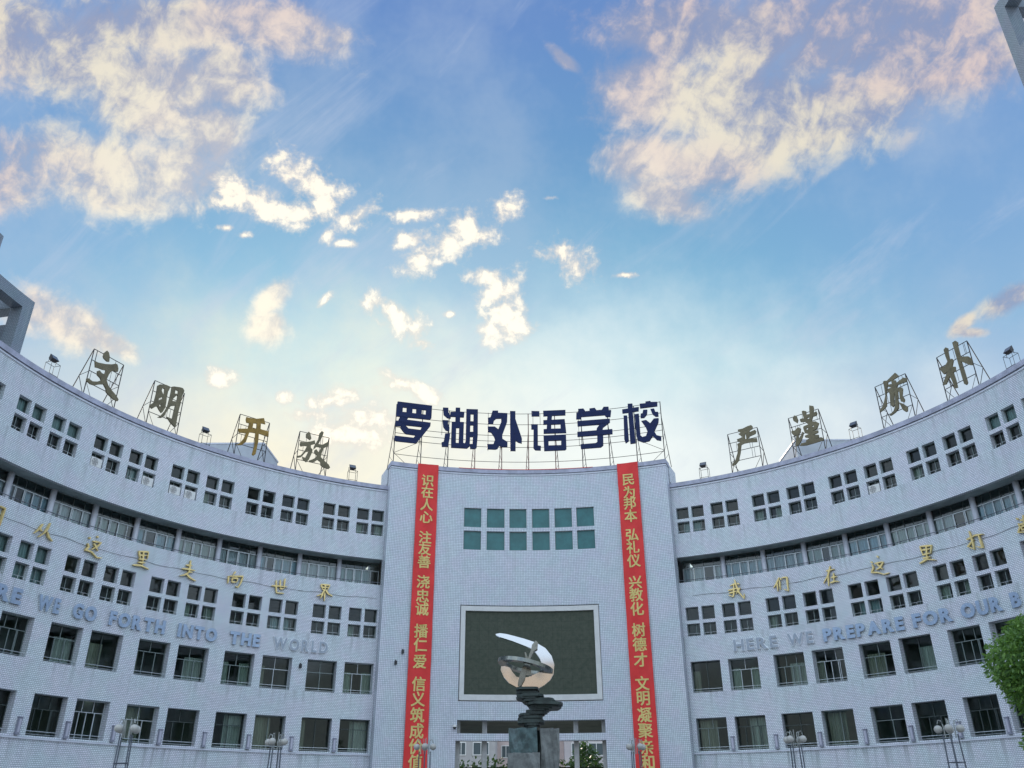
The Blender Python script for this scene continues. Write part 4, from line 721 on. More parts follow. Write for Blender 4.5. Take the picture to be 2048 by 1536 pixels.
# ------------------------------------------------------------------ school-name sign on the centre block
sg = thing('school_name_sign', W(-0.6, 23.6, BT), 'navy blue six-character school name on a rust steel frame above the centre block', 'sign')
names = 6
for polys in SIGN:
    m = MB()
    for i, (outer, hs) in enumerate(polys):
        e = 0.003 * i
        m.prism(outer, hs, lambda p: W(p[0], 23.42 - e, p[1]), lambda p: W(p[0], 23.54 + e, p[1]))
    m.build('character', NAVY, sg)
f = MB(); f2 = MB(); posts = [-22.6 + 4.42 * i for i in range(11)]
for z in (24.75, 23.93, 23.10, 22.68, 22.24, 21.17):
    tt = [posts[0] + (posts[-1] - posts[0]) * i / 44 for i in range(45)]
    f.tube([W(t, 23.58, z) for t in tt], 0.022, 5)
for i, t in enumerate(posts):
    b = f2 if 3 <= i <= 6 else f
    b.tube([W(t, 23.60, BT), W(t, 23.60, 24.78)], 0.035, 5); b.tube([W(t + 0.5 * (1 if t > 0 else -1), 24.35, BT - 0.2), W(t, 23.64, 23.6)], 0.026, 5)
    zs = [BT + 0.1, 21.2, 21.9, 22.6]
    for za, zb in zip(zs, zs[1:]): b.tube([W(t, 23.6, za), W(t + 0.5 * (1 if t > 0 else -1) * (1 - (zb - BT) / 3.1), 24.35 - 0.71 * (zb - BT) / 3.1, zb)], 0.016, 4)
for t0, t1 in ((posts[0], posts[1]), (posts[10], posts[9])):
    f.tube([W(t0, 23.59, 21.25), W(t1, 23.59, 22.3)], 0.018, 4); f.tube([W(t0, 23.59, 21.25), W(t0 + (t1 - t0) * .5, 23.59, BT)], 0.018, 4)
for t, z0, z1 in ((-7.2, 21.95, 24.8), (0.3, 23.9, 24.75), (1.5, 23.9, 24.75), (7.9, 22.2, 24.8), (-14.9, 22.9, 24.8), (-9.6, 22.2, 24.8)): f.tube([W(t, 23.585, z0), W(t, 23.585, z1)], 0.016, 4)
f.build('support_frame', STEEL, sg); f2.build('support_frame', STEEL_R, sg)
red = MB(); red.sector(-12.0, 10.0, RB - 0.09, RB - 0.075, BT - 0.02, BT + 0.012); red.build('red_edge_strip', CLOTH, sg)

# ------------------------------------------------------------------ single characters on the wing roofs
DESC = {'文': 'olive brass character 文 on a steel frame, farthest left on the left wing roof', '明': 'olive brass character 明 on a steel frame on the left wing roof', '开': 'brown gold character 开 on a steel frame before the left penthouse',
        '放': 'dark brass character 放 on a steel frame, nearest the centre block on the left wing', '严': 'olive brass character 严 on a steel frame, nearest the centre block on the right wing', '谨': 'olive brass character 谨 on a steel frame before the right penthouse',
        '质': 'olive brass character 质 on a steel frame on the right wing roof', '朴': 'olive brass character 朴 on a steel frame, farthest right on the right wing roof'}
for ch, tc_, polys in ROOFCH:
    o = thing('roof_character_sign', W(tc_, 24.2, 19.0), DESC[ch], 'sign', 'single characters on frames along the wing roofs')
    n_ = Vector((math.sin(R_(tc_)), math.cos(R_(tc_)), 0)); e_ = Vector((math.cos(R_(tc_)), -math.sin(R_(tc_)), 0))
    P = lambda x, z, y: Vector((CX, CY, EYE)) + S * ((24.1 + y) * n_ + x * e_ + Vector((0, 0, z)))
    m = MB()
    for i, (outer, hs) in enumerate(polys):
        m.prism(outer, hs, lambda p: P(p[0], p[1], -0.003 * i), lambda p: P(p[0], p[1], 0.08 + .003 * i))
    m.build('character', OLD_GOLD_B if ch == '开' else OLD_GOLD, o)
    f = MB(); hw = 0.985
    for sx in (-1, 1):
        f.tube([P(sx * hw, 18.9, 0.12), P(sx * hw, 21.76, 0.12)], 0.030, 5)
        f.tube([P(sx * hw, 21.72, 0.14), P(sx * hw, 18.1, 1.75)], 0.030, 5)
        f.tube([P(sx * hw, 19.1, 0.14), P(sx * hw, 20.35, 0.78)], 0.026, 4); f.tube([P(sx * hw, 20.45, 0.14), P(sx * hw, 20.35, 0.78)], 0.022, 4)
        f.tube([P(sx * hw, 19.85, 0.12), P(sx * (hw - .55), 19.0, 0.12)], 0.018, 4)
    for z in (21.76, 21.12, 20.5, 19.85): f.tube([P(-hw, z, 0.12), P(hw, z, 0.12)], 0.024, 5)
    rr = random.Random(ord(ch))
    for z0, z1 in ((21.12, 21.76), (20.5, 21.12), (19.85, 20.5)):
        for k in range(3):
            x = rr.uniform(-0.85, 0.85); f.tube([P(x, z0, 0.12), P(x, z1, 0.12)], 0.014, 4)
    f.build('support_frame', STEEL, o)

# ------------------------------------------------------------------ floodlights on the roof edge
FL = [(-75.0, 'floodlight on a wire stand left of the leftmost roof character'), (-51.5, 'floodlight on a wire stand between the characters 明 and 开'), (-28.5, 'floodlight on a wire stand just left of the centre block'),
      (27.15, 'floodlight on a wire stand just right of the centre block'), (50.3, 'floodlight on a wire stand between the characters 谨 and 质'), (73.65, 'floodlight on a wire stand right of the rightmost roof character')]
def make_flood(loc, label):
    o = thing('floodlight', loc, label, 'floodlight', 'floodlights along the wing roofs')
    m = MB(); hw, hd, h = 0.31, 0.22, 0.80
    for sx in (-1, 1):
        for sy in (-1, 1): m.tube([(sx * hw, sy * hd, -0.3), (sx * hw, sy * hd, h)], 0.016, 4)
    for z in (h, 0.06):
        for sy in (-1, 1): m.tube([(-hw, sy * hd, z), (hw, sy * hd, z)], 0.016, 4)
        for sx in (-1, 1): m.tube([(sx * hw, -hd, z), (sx * hw, hd, z)], 0.016, 4)
    st = m.build('stand', STEEL, None, world=False); st.parent = o
    hd_ = MB(); rot = Matrix.Rotation(R_(-38), 3, 'X')
    c = Vector((-0.04, 0.05, h + 0.30))
    vs = [rot @ Vector(p) for p in [(-.24, -.13, -.20), (.24, -.13, -.20), (.24, -.13, .20), (-.24, -.13, .20), (-.16, .13, -.12), (.16, .13, -.12), (.16, .13, .12), (-.16, .13, .12)]]
    hd_.mesh_([c + v for v in vs], [(0, 1, 2, 3), (4, 7, 6, 5), (0, 4, 5, 1), (1, 5, 6, 2), (2, 6, 7, 3), (3, 7, 4, 0)])
    for sx in (-1, 1): hd_.tube([(c.x + sx * 0.26, c.y, h), (c.x + sx * 0.26, c.y, c.z)], 0.018, 4)
    hh = hd_.build('lamp_housing', BLACKP, None, world=False); hh.parent = o
    gl = MB(); gl.mesh_([c + rot @ Vector(p) for p in [(-.21, -.135, -.17), (.21, -.135, -.17), (.21, -.135, .17), (-.21, -.135, .17)]], [(0, 1, 2, 3)])
    gl.build('lens', mat('lamp_glass', (0.10, 0.11, 0.12), 0.15, spec=0.8), None, world=False).parent = hh
    return o
fl0 = None
for th, lb in FL:
    if fl0 is None: fl0 = make_flood(W(th, RW + 0.30, 19.08), lb); o = fl0
    else: o = copy_tree(fl0); o['label'] = lb; o.location = W(th, RW + 0.30, 19.08)
    o.rotation_euler.z = -R_(th)

# ------------------------------------------------------------------ gold characters on the wing faces
ORD = ['nearest the centre block', 'second from the centre block', 'third from the centre block', 'fourth from the centre block', 'fifth from the centre block', 'sixth from the centre block', 'seventh from the centre block', 'eighth from the centre block']
def brush(m, pts, w, fa, k):
    """a brush stroke: a ribbon that swells and tapers, raised from the wall"""
    P2 = [Vector((p[0], p[1])) for p in pts]; L = []; R2 = []; n = len(P2)
    den = []
    for a, b in zip(P2, P2[1:]):
        for j in range(3): den.append(a.lerp(b, j / 3))
    den.append(P2[-1]); n = len(den)
    for i, p in enumerate(den):
        d = den[min(i + 1, n - 1)] - den[max(i - 1, 0)]
        d = d.normalized() if d.length > 1e-6 else Vector((1, 0)); nn = Vector((-d.y, d.x))
        u = i / (n - 1); ww = w * (0.62 + 0.5 * math.sin(math.pi * min(1, u * 1.15 + 0.12)) ** 2) * (1.0 if i < n - 1 else 0.5)
        L.append(p + nn * ww); R2.append(p - nn * ww)
    pr = den[0] - (den[1] - den[0]).normalized() * w * 0.5
    out = [pr] + L + R2[::-1]
    m.prism([(q.x, q.y) for q in out], [], lambda q: fa(q, -0.004 * k), lambda q: fa(q, 0.10))
goldL = [g_ for g_ in GOLD if g_[1] == 'L']; goldR = [g_ for g_ in GOLD if g_[1] == 'R']
men = [g_ for g_ in GOLD if g_[0] == '们'][0]
zm = sum(p[1] for s in men[3] for p in s) / sum(len(s) for s in men[3])
goldL.insert(0, ('们', 'L', -77.9, men[3]))
for lst, sidew in ((goldL[::-1], 'left'), (goldR, 'right')):
    for j, (ch, sd__, th, strokes) in enumerate(lst):
        m = MB(); K = R_(1) * (RW - 0.06)
        fa = lambda q, dep: W(th + q[0] / K, RW - 0.125 + dep, q[1])
        for k, s in enumerate(strokes): brush(m, s, 0.042, fa, k)
        o = m.build('gold_character', GOLDM, base=W(th, RW, 11.8))
        tag(o, 'raised gold brush character %s on the %s wing, %s' % (ch, sidew, ORD[j]), 'character', 'gold characters on the %s wing' % sidew)

# ------------------------------------------------------------------ english words in steel letters
def letter_mesh(ch, size, off, depth):
    cu = bpy.data.curves.new('t', 'FONT'); cu.body = ch; cu.size = size; cu.offset = off; cu.extrude = depth; cu.resolution_u = 3
    o = bpy.data.objects.new('t', cu); col.objects.link(o); bpy.context.view_layer.update()
    me = bpy.data.meshes.new_from_object(o.evaluated_get(bpy.context.evaluated_depsgraph_get()))
    bpy.data.objects.remove(o); bpy.data.curves.remove(cu)
    return me
WORDS = [('HERE', -78.6, -71.95, -1, ''), ('WE', -69.75, -66.95, -1, ''), ('GO', -65.2, -62.1, -1, ''), ('FORTH', -60.35, -52.9, -1, ''), ('INTO', -51.1, -45.75, -1, ''), ('THE', -43.95, -39.75, -1, ''), ('WORLD', -37.9, -30.1, -1, ''),
         ('HERE', 28.7, 34.9, 1, ''), ('WE', 36.25, 39.8, 1, ''), ('PREPARE', 41.2, 52.0, 1, ''), ('FOR', 53.2, 58.3, 1, ''), ('OUR', 59.5, 64.65, 1, ''), ('B', 65.85, 67.3, 1, '')]
for wd, t0, t1, sd__, _x in WORDS:
    sidew = 'left' if sd__ < 0 else 'right'; tm = (t0 + t1) / 2
    bright = wd == 'WORLD' or (sd__ > 0 and wd in ('HERE', 'WE'))
    look = 'painted-glint edged steel' if bright else 'sky-tinted steel'
    o = thing('wall_word', W(tm, RW, 8.34), 'raised %s word %s on the tiles of the %s wing' % (look, wd, sidew) if wd != 'B' else 'raised sky-tinted steel letter B on the right wing above the tree', 'lettering', 'english words on the %s wing' % sidew)
    off = o.matrix_world.translation
    sz = S * 0.63 / 0.726; ms = []; x = 0.0
    for ch in wd:
        me = letter_mesh(ch, sz, 0.050, 0.05); xs = [v.co.x for v in me.vertices]; ms.append((me, min(xs), max(xs), ch))
    tot = sum(b - a for _, a, b, _c in ms); span = (t1 - t0) * ARC; gap = 0.13; sc_ = (span - gap * (len(ms) - 1)) / tot if len(ms) > 1 else 1.0
    x = -span / 2
    for me, a, b, ch in ms:
        w_ = (b - a) * sc_; xc = x + w_ / 2; x += w_ + gap; th = tm + xc / ARC
        for v in me.vertices: v.co = Vector(((v.co.x - (a + b) / 2) * sc_, -v.co.z, v.co.y))
        me2 = letter_mesh(ch, sz, 0.052 if not bright else 0.026, 0.02); n1 = len(me.vertices)
        vs = [v.co.copy() for v in me.vertices] + [Vector(((v.co.x - (a + b) / 2) * sc_, -0.055 - v.co.z, v.co.y)) for v in me2.vertices]
        fs = [tuple(p.vertices) for p in me.polygons] + [tuple(q + n1 for q in p.vertices) for p in me2.polygons]; nf = len(me.polygons)
        bpy.data.meshes.remove(me); bpy.data.meshes.remove(me2)
        me = bpy.data.meshes.new('letter'); me.from_pydata(vs, [], fs)
        for mm in ((STAIN_P, STAIN_W) if bright else (STAIN, STAIN_E)): me.materials.append(mm)
        me.update()
        for p in me.polygons: p.material_index = 1 if (p.index < nf and (bright or abs(p.normal.y) <= 0.7)) else 0
        l = bpy.data.objects.new('letter', me); col.objects.link(l); l.parent = o
        l.location = W(th, RW - 0.045, 8.34) - off; l.rotation_euler.z = -R_(th)

# ------------------------------------------------------------------ banners
def glyph(ch, size, off): return letter_mesh(ch, size, off, 0.0)
for tl, tr, chars, lab in ((-18.72, -15.36, BANL, 'tall red cloth banner with yellow characters, left one on the centre block'), (13.95, 17.33, BANR, 'tall red cloth banner with yellow characters, right one on the centre block')):
    tm = (tl + tr) / 2
    o = thing('banner', W(tm, RB, BT), lab, 'banner', 'red banners on the centre block'); off = o.matrix_world.translation
    m = MB(); nz = 80; zt, zb = BT + 0.05, 0.4
    dz = lambda t, z: 0.022 * math.sin(z * 1.7 + t * 1.3) + 0.012 * math.sin(z * 4.1 - t * 2) + 0.008 * math.sin(t * 5 + z)
    for i in range(nz):
        for j in range(6):
            a, b = tl + (tr - tl) * j / 6, tl + (tr - tl) * (j + 1) / 6; c, d = zt + (zb - zt) * i / nz, zt + (zb - zt) * (i + 1) / nz
            m.face([W(a, RB - 0.115 - dz(a, d), d), W(b, RB - 0.115 - dz(b, d), d), W(b, RB - 0.115 - dz(b, c), c), W(a, RB - 0.115 - dz(a, c), c)])
    m.build('cloth', CLOTH, o)
    K = S * RB * R_(1)
    for ch, th, z in chars:
        m = MB(); me = glyph(ch, 0.98, 0.0)
        xs = [v.co.x for v in me.vertices]; ys = [v.co.y for v in me.vertices]; xm, ym = (min(xs) + max(xs)) / 2, (min(ys) + max(ys)) / 2
        for q_, (dx, dy) in enumerate(((0, 0), (.024, 0), (-.024, 0), (0, .020), (0, -.020), (.017, .014), (-.017, .014), (.017, -.014), (-.017, -.014))):
            vs = [W(tm + (v.co.x - xm + dx) / K, RB - 0.125 - 0.0015 * q_ - dz(tm + (v.co.x - xm + dx) / K, z + (v.co.y - ym + dy) / S), z + (v.co.y - ym + dy) / S) for v in me.vertices]
            m.mesh_(vs, [tuple(p.vertices) for p in me.polygons])
        bpy.data.meshes.remove(me); m.build('character', YEL, o)

# ------------------------------------------------------------------ small fittings on the facade
for sd__ in (-1, 1):
    m = MB(); pts = []; n = 70
    for i in range(n + 1):
        th = sd__ * (23.6 + (90 - 23.6) * i / n); pts.append(W(th, RW - 0.02, 11.74 + 0.05 * math.sin(i * 0.9) * math.sin(i * 0.23)))
    m.tube(pts, 0.009, 4)
    tag(m.build('cable', BLACKP, base=pts[35]), 'thin dark cable strung along the %s wing behind the gold characters' % ('left' if sd__ < 0 else 'right'), 'cable')
def make_sconce():
    o = thing('wall_light', (0, 0, 0), 'x', 'wall light')
    m = MB(); m.box((0, -0.07, 0.38), (0.20, 0.12, 0.72)); m.box((0, -0.08, 0.77), (0.24, 0.15, 0.05)); m.box((0, -0.08, -0.01), (0.24, 0.15, 0.05))
    m.build('housing', mat('sconce_grey', (0.30, 0.31, 0.38), 0.5, 0.3), None, world=False).parent = o
    m = MB(); m.box((0, -0.135, 0.38), (0.12, 0.012, 0.62)); m.build('diffuser', mat('sconce_glass', (0.48, 0.48, 0.56), 0.3), None, world=False).parent = o
    return o
sc0 = make_sconce(); first = True
for sd__ in (-1, 1):
    sidew = 'left' if sd__ < 0 else 'right'; j = 0
    for k in range(5):
        for s_ in (27.57, 33.37):
            th = TH0 + sd__ * (s_ + 11.55 * k)
            if abs(th) > 76: continue
            o = sc0 if first else copy_tree(sc0); first = False
            o['label'] = 'slim grey wall light beside lowest windows of the %s wing, %s' % (sidew, (ORD + ['ninth from the centre block', 'tenth from the centre block'])[j]); o['group'] = 'wall lights along the lowest window row'
            o.location = W(th, RW - 0.005, 3.14); o.rotation_euler.z = -R_(th); j += 1
def make_ac():
    o = thing('air_conditioner', (0, 0, 0), 'x', 'air conditioner')
    m = MB(); m.box((0, 0.0, 0.27), (0.74, 0.26, 0.52)); m.build('casing', WHITEP, None, world=False).parent = o
    m = MB(); n = 18
    for r in (0.21, 0.15, 0.09): 
        m.tube([(-0.10 + r * math.cos(6.2832 * i / n), -0.136, 0.27 + r * math.sin(6.2832 * i / n)) for i in range(n + 1)], 0.010, 4)
    for a in (0, 1.05, 2.09): m.tube([(-0.10 - 0.21 * math.cos(a), -0.136, 0.27 - 0.21 * math.sin(a)), (-0.10 + 0.21 * math.cos(a), -0.136, 0.27 + 0.21 * math.sin(a))], 0.009, 4)
    m.build('fan_grille', mat('grille_grey', (0.22, 0.22, 0.23), 0.5), None, world=False).parent = o
    return o
ac0 = make_ac(); first = True
for th, z, lb in ((-0.45 - 22.85 - 34.65 - 0.95, 15.66, 'white air conditioner in the top row window below the character 明'), (-0.45 - 22.85 - 23.1 - 4.15 + 0.95 - 5.25, 15.66, 'white air conditioner in the window left of its twin below the second roof floodlight'),
                  (-0.45 - 22.85 - 23.1 - 0.95 - 5.25, 15.66, 'white air conditioner in the window right of its twin below the second roof floodlight'), (-0.45 - 22.85 - 34.65 - 9.4 + 0.9, 15.66, 'white air conditioner in the top row window below the character 文'),
                  (-0.45 + 22.85 + 23.1 + 5.25 + 0.93, 15.66, 'white air conditioner in the top row window of the right wing')):
    o = ac0 if first else copy_tree(ac0); first = False
    o['label'] = lb; o['group'] = 'air conditioners in the top row windows'; o.location = W(th, RW + 0.125, z); o.rotation_euler.z = -R_(th)
cm = thing('security_camera', W(-11.62, RB, 4.5), 'white dome security camera left of the entrance slot', 'camera')
m = MB(); p = W(-11.62, RB - 0.14, 4.52); m.box(p + Vector((0, 0.06, 0.10)), (0.10, 0.22, 0.06)); m.tube([p + Vector((0, -0.02, 0.10)), p + Vector((0, -0.02, -0.02))], 0.13, 12); m.build('mount', WHITEP, cm, smooth=False)
m = MB(); m.ball(p + Vector((0, -0.02, -0.04)), 0.115); m.build('dome', BLACKP, cm, smooth=True)
for th, z, r, lb in ((-19.58, 8.60, RB, 'small black loudspeaker box on the tiles touching the left banner'), (-20.52, 7.96, RB, 'small black box on the tiles low left of the left banner'), (-33.71, 7.52, RW, 'small black box beside a second row window of the left wing')):
    bx = thing('wall_box', W(th, r, z), lb, 'wall box', rz=-R_(th))
    m = MB(); m.box((0, -0.09, 0), (0.14, 0.18, 0.24)); m.box((0, -0.19, 0.02), (0.10, 0.02, 0.14)); b_ = m.build('casing', BLACKP, None, world=False); b_.parent = bx
    m = MB(); m.box((0, -0.02, 0.15), (0.06, 0.04, 0.10)); m.build('bracket', STEEL, None, world=False).parent = bx
# lit tubes seen in two rooms of the lowest row
tube_m = bpy.data.materials.new('lit_tube'); tube_m.use_nodes = True
tb = tube_m.node_tree.nodes['Principled BSDF']; tb.inputs['Emission Color'].default_value = (1, 0.97, 0.9, 1); tb.inputs['Emission Strength'].default_value = 6.0
for th, lb in ((-57.0, 'lit ceiling tube in a room behind the lowest left wing windows, left one'), (-52.6, 'lit ceiling tube in a room behind the lowest left wing windows, right one')):
    o = thing('ceiling_light', W(th, RW + 2.4, 5.2), lb, 'ceiling light', 'lit ceiling tubes', rz=-R_(th))
    m = MB(); m.tube([(-0.5, 0, 0), (0.5, 0, 0)], 0.03, 6); m.build('tube', tube_m, None, world=False).parent = o
    m = MB(); m.box((0, 0, 0.06), (1.1, 0.12, 0.05)); m.tube([(-0.3, 0, 0.08), (-0.3, 0, 0.2)], 0.01, 4); m.tube([(0.3, 0, 0.08), (0.3, 0, 0.2)], 0.01, 4); m.build('fitting', WHITEP, None, world=False).parent = o

# ------------------------------------------------------------------ sculpture on the plaza
sp = thing('steel_sculpture', XY(-0.2, 30, GZ), 'mirror steel swoosh and orbit sculpture on stacked dark slate before the screen', 'sculpture')
Pp = lambda y: (lambda p: XY(p[0], 30 + y, p[1]))
m = MB(); m.prism(BLADE, [], Pp(-0.08), Pp(0.08)); m.build('crescent', CHROME, sp)
m = MB(); m.prism(NEEDLE, [], Pp(-0.26), Pp(-0.12)); m.prism(NEEDLE_B, [], Pp(-0.20), Pp(-0.10)); m.build('needle', CHROME_D, sp)
rc = Vector(RINGPT[0]); a_ = (Vector(RINGPT[2]) - Vector(RINGPT[1])) / 2; ang = math.atan2(a_.y, a_.x); ra = a_.length
m = MB(); nn = 64; vs = []; tilt = Matrix.Rotation(ang, 3, 'Y').inverted()
def ringp(r, h, i):
    p = 2 * math.pi * i / nn; v = Vector((r * math.cos(p), r * math.sin(p), h)); v = Matrix.Rotation(R_(-4), 3, 'X') @ v; v = Matrix.Rotation(-ang, 3, 'Y') @ v
    return XY(rc.x + v.x, 30 + v.y, rc.y + v.z)
for i in range(nn):
    for (r0, h0), (r1, h1) in (((ra, .06), (ra, -.06)), ((ra, -.06), (ra * .70, -.05)), ((ra * .70, -.05), (ra * .70, .05)), ((ra * .70, .05), (ra, .06))):
        m.face([ringp(r0, h0, i), ringp(r1, h1, i), ringp(r1, h1, i + 1), ringp(r0, h0, i + 1)])
m.build('orbit_ring', CHROME_D, sp)
m = MB(); rr = random.Random(3); layers = []
for x0, x1, z0, z1 in SLABS:
    n_l = 3 if z1 - z0 > 0.13 else 2
    for k in range(n_l):
        a = z0 + (z1 - z0) * k / n_l; b = z0 + (z1 - z0) * (k + 1) / n_l
        layers.append((x0 + (0 if k == n_l - 1 else rr.uniform(-.03, .10)), x1 - (0 if k == n_l - 1 else rr.uniform(-.03, .12)), a, b))
for i, (x0, x1, z0, z1) in enumerate(layers):
    w_ = x1 - x0; dp = 0.45 + 0.5 * min(w_, 1.0) * rr.uniform(.7, 1.1); yo = rr.uniform(-.1, .1); k = 10
    out = []
    for j in range(k):
        a = 2 * math.pi * j / k + rr.uniform(-.15, .15); c_, s_ = math.cos(a), math.sin(a)
        sx = math.copysign(abs(c_) ** 0.5, c_); sy = math.copysign(abs(s_) ** 0.5, s_); q = rr.uniform(.9, 1.0)
        out.append(((x0 + x1) / 2 + sx * w_ / 2 * q, 30 + yo + sy * dp * .8 * q))
    xs = [p[0] for p in out]; mn, mx = min(xs), max(xs); out = [(x0 + (p[0] - mn) / (mx - mn) * w_, p[1]) for p in out]
    sl = rr.uniform(-.03, .03)
    m.prism(out, [], lambda p: XY(p[0], p[1], z1 + 0.01 + sl * (p[0] - x0)), lambda p: XY(p[0], p[1], z0 - 0.015 + sl * (p[0] - x0)))
m.build('slate_stack', STONE_D, sp)
def rough_block(x0, x1, z0, z1, y0, y1, mt, seed, nm):
    r2 = random.Random(seed); bm = bmesh.new(); bmesh.ops.create_cube(bm, size=1.0); bmesh.ops.subdivide_edges(bm, edges=bm.edges[:], cuts=5, use_grid_fill=True)
    m = MB(); vs = []
    for v in bm.verts:
        p = v.co; amp = 0.05
        vs.append(XY((x0 + x1) / 2 + p.x * (x1 - x0) + r2.uniform(-amp, amp) * .6, (y0 + y1) / 2 + p.y * (y1 - y0) + r2.uniform(-amp, amp), (z0 + z1) / 2 + p.z * (z1 - z0) + r2.uniform(-amp, amp) * .5))
    bm.verts.index_update(); m.mesh_(vs, [tuple(v.index for v in f.verts) for f in bm.faces]); bm.free()
    return m.build(nm, mt, sp)
rough_block(BLOCKS[0][0], BLOCKS[0][1], GZ, 2.5, 29.5, 30.6, STONE_G, 1, 'wet_stone')
rough_block(BLOCKS[1][0], BLOCKS[1][1], GZ, 2.49, 29.6, 30.5, STONE_L, 2, 'pale_stone')
rough_block(BLOCKS[2][0], BLOCKS[2][1], GZ, 1.73, 29.1, 29.55, STONE_L, 4, 'front_stone')
rough_block(0.0, 0.2, GZ, 2.45, 29.8, 30.5, STONE_D, 5, 'gap_stone')

# ------------------------------------------------------------------ plaza lamps
def make_lamp(loc, rz, label):
    o = thing('street_lamp', loc, label, 'street lamp', 'cluster lamps round the plaza', rz)
    m = MB(); top = EYE + S * 2.05; b = 0.20
    for sx in (-1, 1):
        for sy in (-1, 1): m.tube([(sx * b * 1.15, sy * b * 1.15, 0), (sx * b * .8, sy * b * .8, top)], 0.024, 6)
    for z in (0.7, 1.9, 3.1): 
        for (p, q) in (((-1, -1), (1, -1)), ((1, -1), (1, 1)), ((1, 1), (-1, 1)), ((-1, 1), (-1, -1))): m.tube([(p[0] * b, p[1] * b, z), (q[0] * b, q[1] * b, z)], 0.014, 4)
    m.build('post', mat('lamp_post_paint', (0.10, 0.115, 0.14), 0.45, 0.4, var=0.2), None, world=False).parent = o
    m = MB(); gz = EYE + S * 2.2
    m2 = []
    for k in range(4):
        a = math.pi / 4 + k * math.pi / 2; R0 = 0.34; cx, cy = math.cos(a), math.sin(a)
        m.tube([(0.16 * cx, 0.16 * cy, top - .1), (0.17 * cx, 0.17 * cy, gz + 0.12), (0.21 * cx, 0.21 * cy, gz + 0.26), (0.29 * cx, 0.29 * cy, gz + 0.29), (R0 * cx, R0 * cy, gz + 0.16)], 0.018, 5)
        m2.append((R0 * cx, R0 * cy, gz))
    m.tube([(0.05, 0, top - .1), (0.07, 0, gz + 0.36)], 0.012, 4); m.tube([(-0.05, 0.03, top - .1), (-0.09, 0.03, gz + 0.33)], 0.012, 4)
    m.build('arm', mat('lamp_arm_paint', (0.34, 0.36, 0.34), 0.4, 0.4), None, world=False).parent = o
    for p in m2:
        b_ = MB(); b_.ball((0, 0, 0), 0.135, 16, 10, 0.95); g_ = b_.build('globe', GLOBE, None, world=False, smooth=True); g_.parent = o; g_.location = p
    return o
LAMPS = [(-11.60, 25.68, 'tall cluster lamp with white globes before the left wing, nearer the left edge'), (-8.73, 30.74, 'cluster lamp with white globes before the left wing, between the banner and the nearer lamp'), (-4.03, 33.45, 'cluster lamp with white globes before the foot of the left banner'),
         (3.69, 33.99, 'cluster lamp with white globes before the foot of the right banner'), (8.64, 30.80, 'cluster lamp with white globes before the right wing, beside the one near the tree'), (12.14, 27.11, 'tall cluster lamp with white globes before the right wing, next to the tree')]
l0 = None
for i, (x, y, lb) in enumerate(LAMPS):
    p = XY(x, y, GZ); rz = 0.25 + i * 0.33
    if l0 is None: l0 = make_lamp(p, rz, lb)
    else: o = copy_tree(l0); o['label'] = lb; o.location = p; o.rotation_euler.z = rz

# ------------------------------------------------------------------ tree at the right edge
def leafy_tree(name, base, trunk_pts, clumps, leaves, lsz, label, seed, lm=None):
    r = random.Random(seed); o = thing(name, base, label, 'tree')
    m = MB(); m.tube([p for p, _ in trunk_pts], [q for _, q in trunk_pts], 9)
    top = trunk_pts[-1][0]
    for c, rad in clumps:
        c = Vector(c); mid = top.lerp(c, 0.5) + Vector((r.uniform(-.2, .2), r.uniform(-.2, .2), 0.1)); m.tube([trunk_pts[-2][0].lerp(top, r.random()), mid, c], [0.08, 0.05, 0.015], 5)
    m.build('trunk', BARK, o)
    m = MB(); tot = sum(rad[0] * rad[1] for _, rad in clumps)
    for c, rad in clumps:
        c = Vector(c)
        for _i in range(int(leaves * rad[0] * rad[1] / tot)):
            while True:
                v = Vector((r.uniform(-1, 1), r.uniform(-1, 1), r.uniform(-1, 1)))
                if 0.25 < v.length < 1: break
            v *= (0.72 + 0.34 * r.random()) / max(v.length, .5) * min(1.0, v.length + .25)
            p = c + Vector((v.x * rad[0], v.y * rad[0], v.z * rad[1]))
            d = Vector((v.x * .7 + r.uniform(-.7, .7), v.y * .7 + r.uniform(-.7, .7), r.uniform(-1.0, 0.35))).normalized(); sdv = d.cross(Vector((r.uniform(-1, 1), r.uniform(-1, 1), r.uniform(-1, 1)))).normalized()
            L = lsz * r.uniform(.7, 1.4); w = L * 0.22
            m.face([p, p + d * L * .45 + sdv * w, p + d * L, p + d * L * .45 - sdv * w])
    m.build('crown', lm or LEAF, o)
    return o
tp = XY(13.6, 22.3, GZ)
cl = [(XY(12.75, 22.2, 3.35), (1.25, .95)), (XY(11.9, 22.0, 3.3), (.74, .74)), (XY(12.2, 22.1, 2.7), (.70, .58)), (XY(13.4, 22.4, 4.0), (1.2, .8)), (XY(12.55, 21.6, 2.35), (.62, .50)), (XY(14.2, 22.5, 3.2), (1.5, 1.1)), (XY(12.6, 22.0, 4.0), (.75, .5)),
      (XY(12.0, 22.0, 1.45), (.42, .40)), (XY(12.3, 21.8, 1.95), (.5, .45)), (XY(11.75, 21.8, 2.75), (.35, .4)), (XY(13.3, 22.6, 2.2), (1.1, .7))]
cl = [(p, (a * S, b * S)) for p, (a, b) in cl]
leafy_tree('leafy_tree', tp, [(tp, .22), (tp + Vector((-.05, 0, 1.8)), .17), (tp + Vector((-.2, -.05, 3.4)), .12), (tp + Vector((-.35, -.1, 4.6)), .07)], cl, 24000, 0.14, 'bushy bright green tree at the lower right edge in front of the right wing', 11)

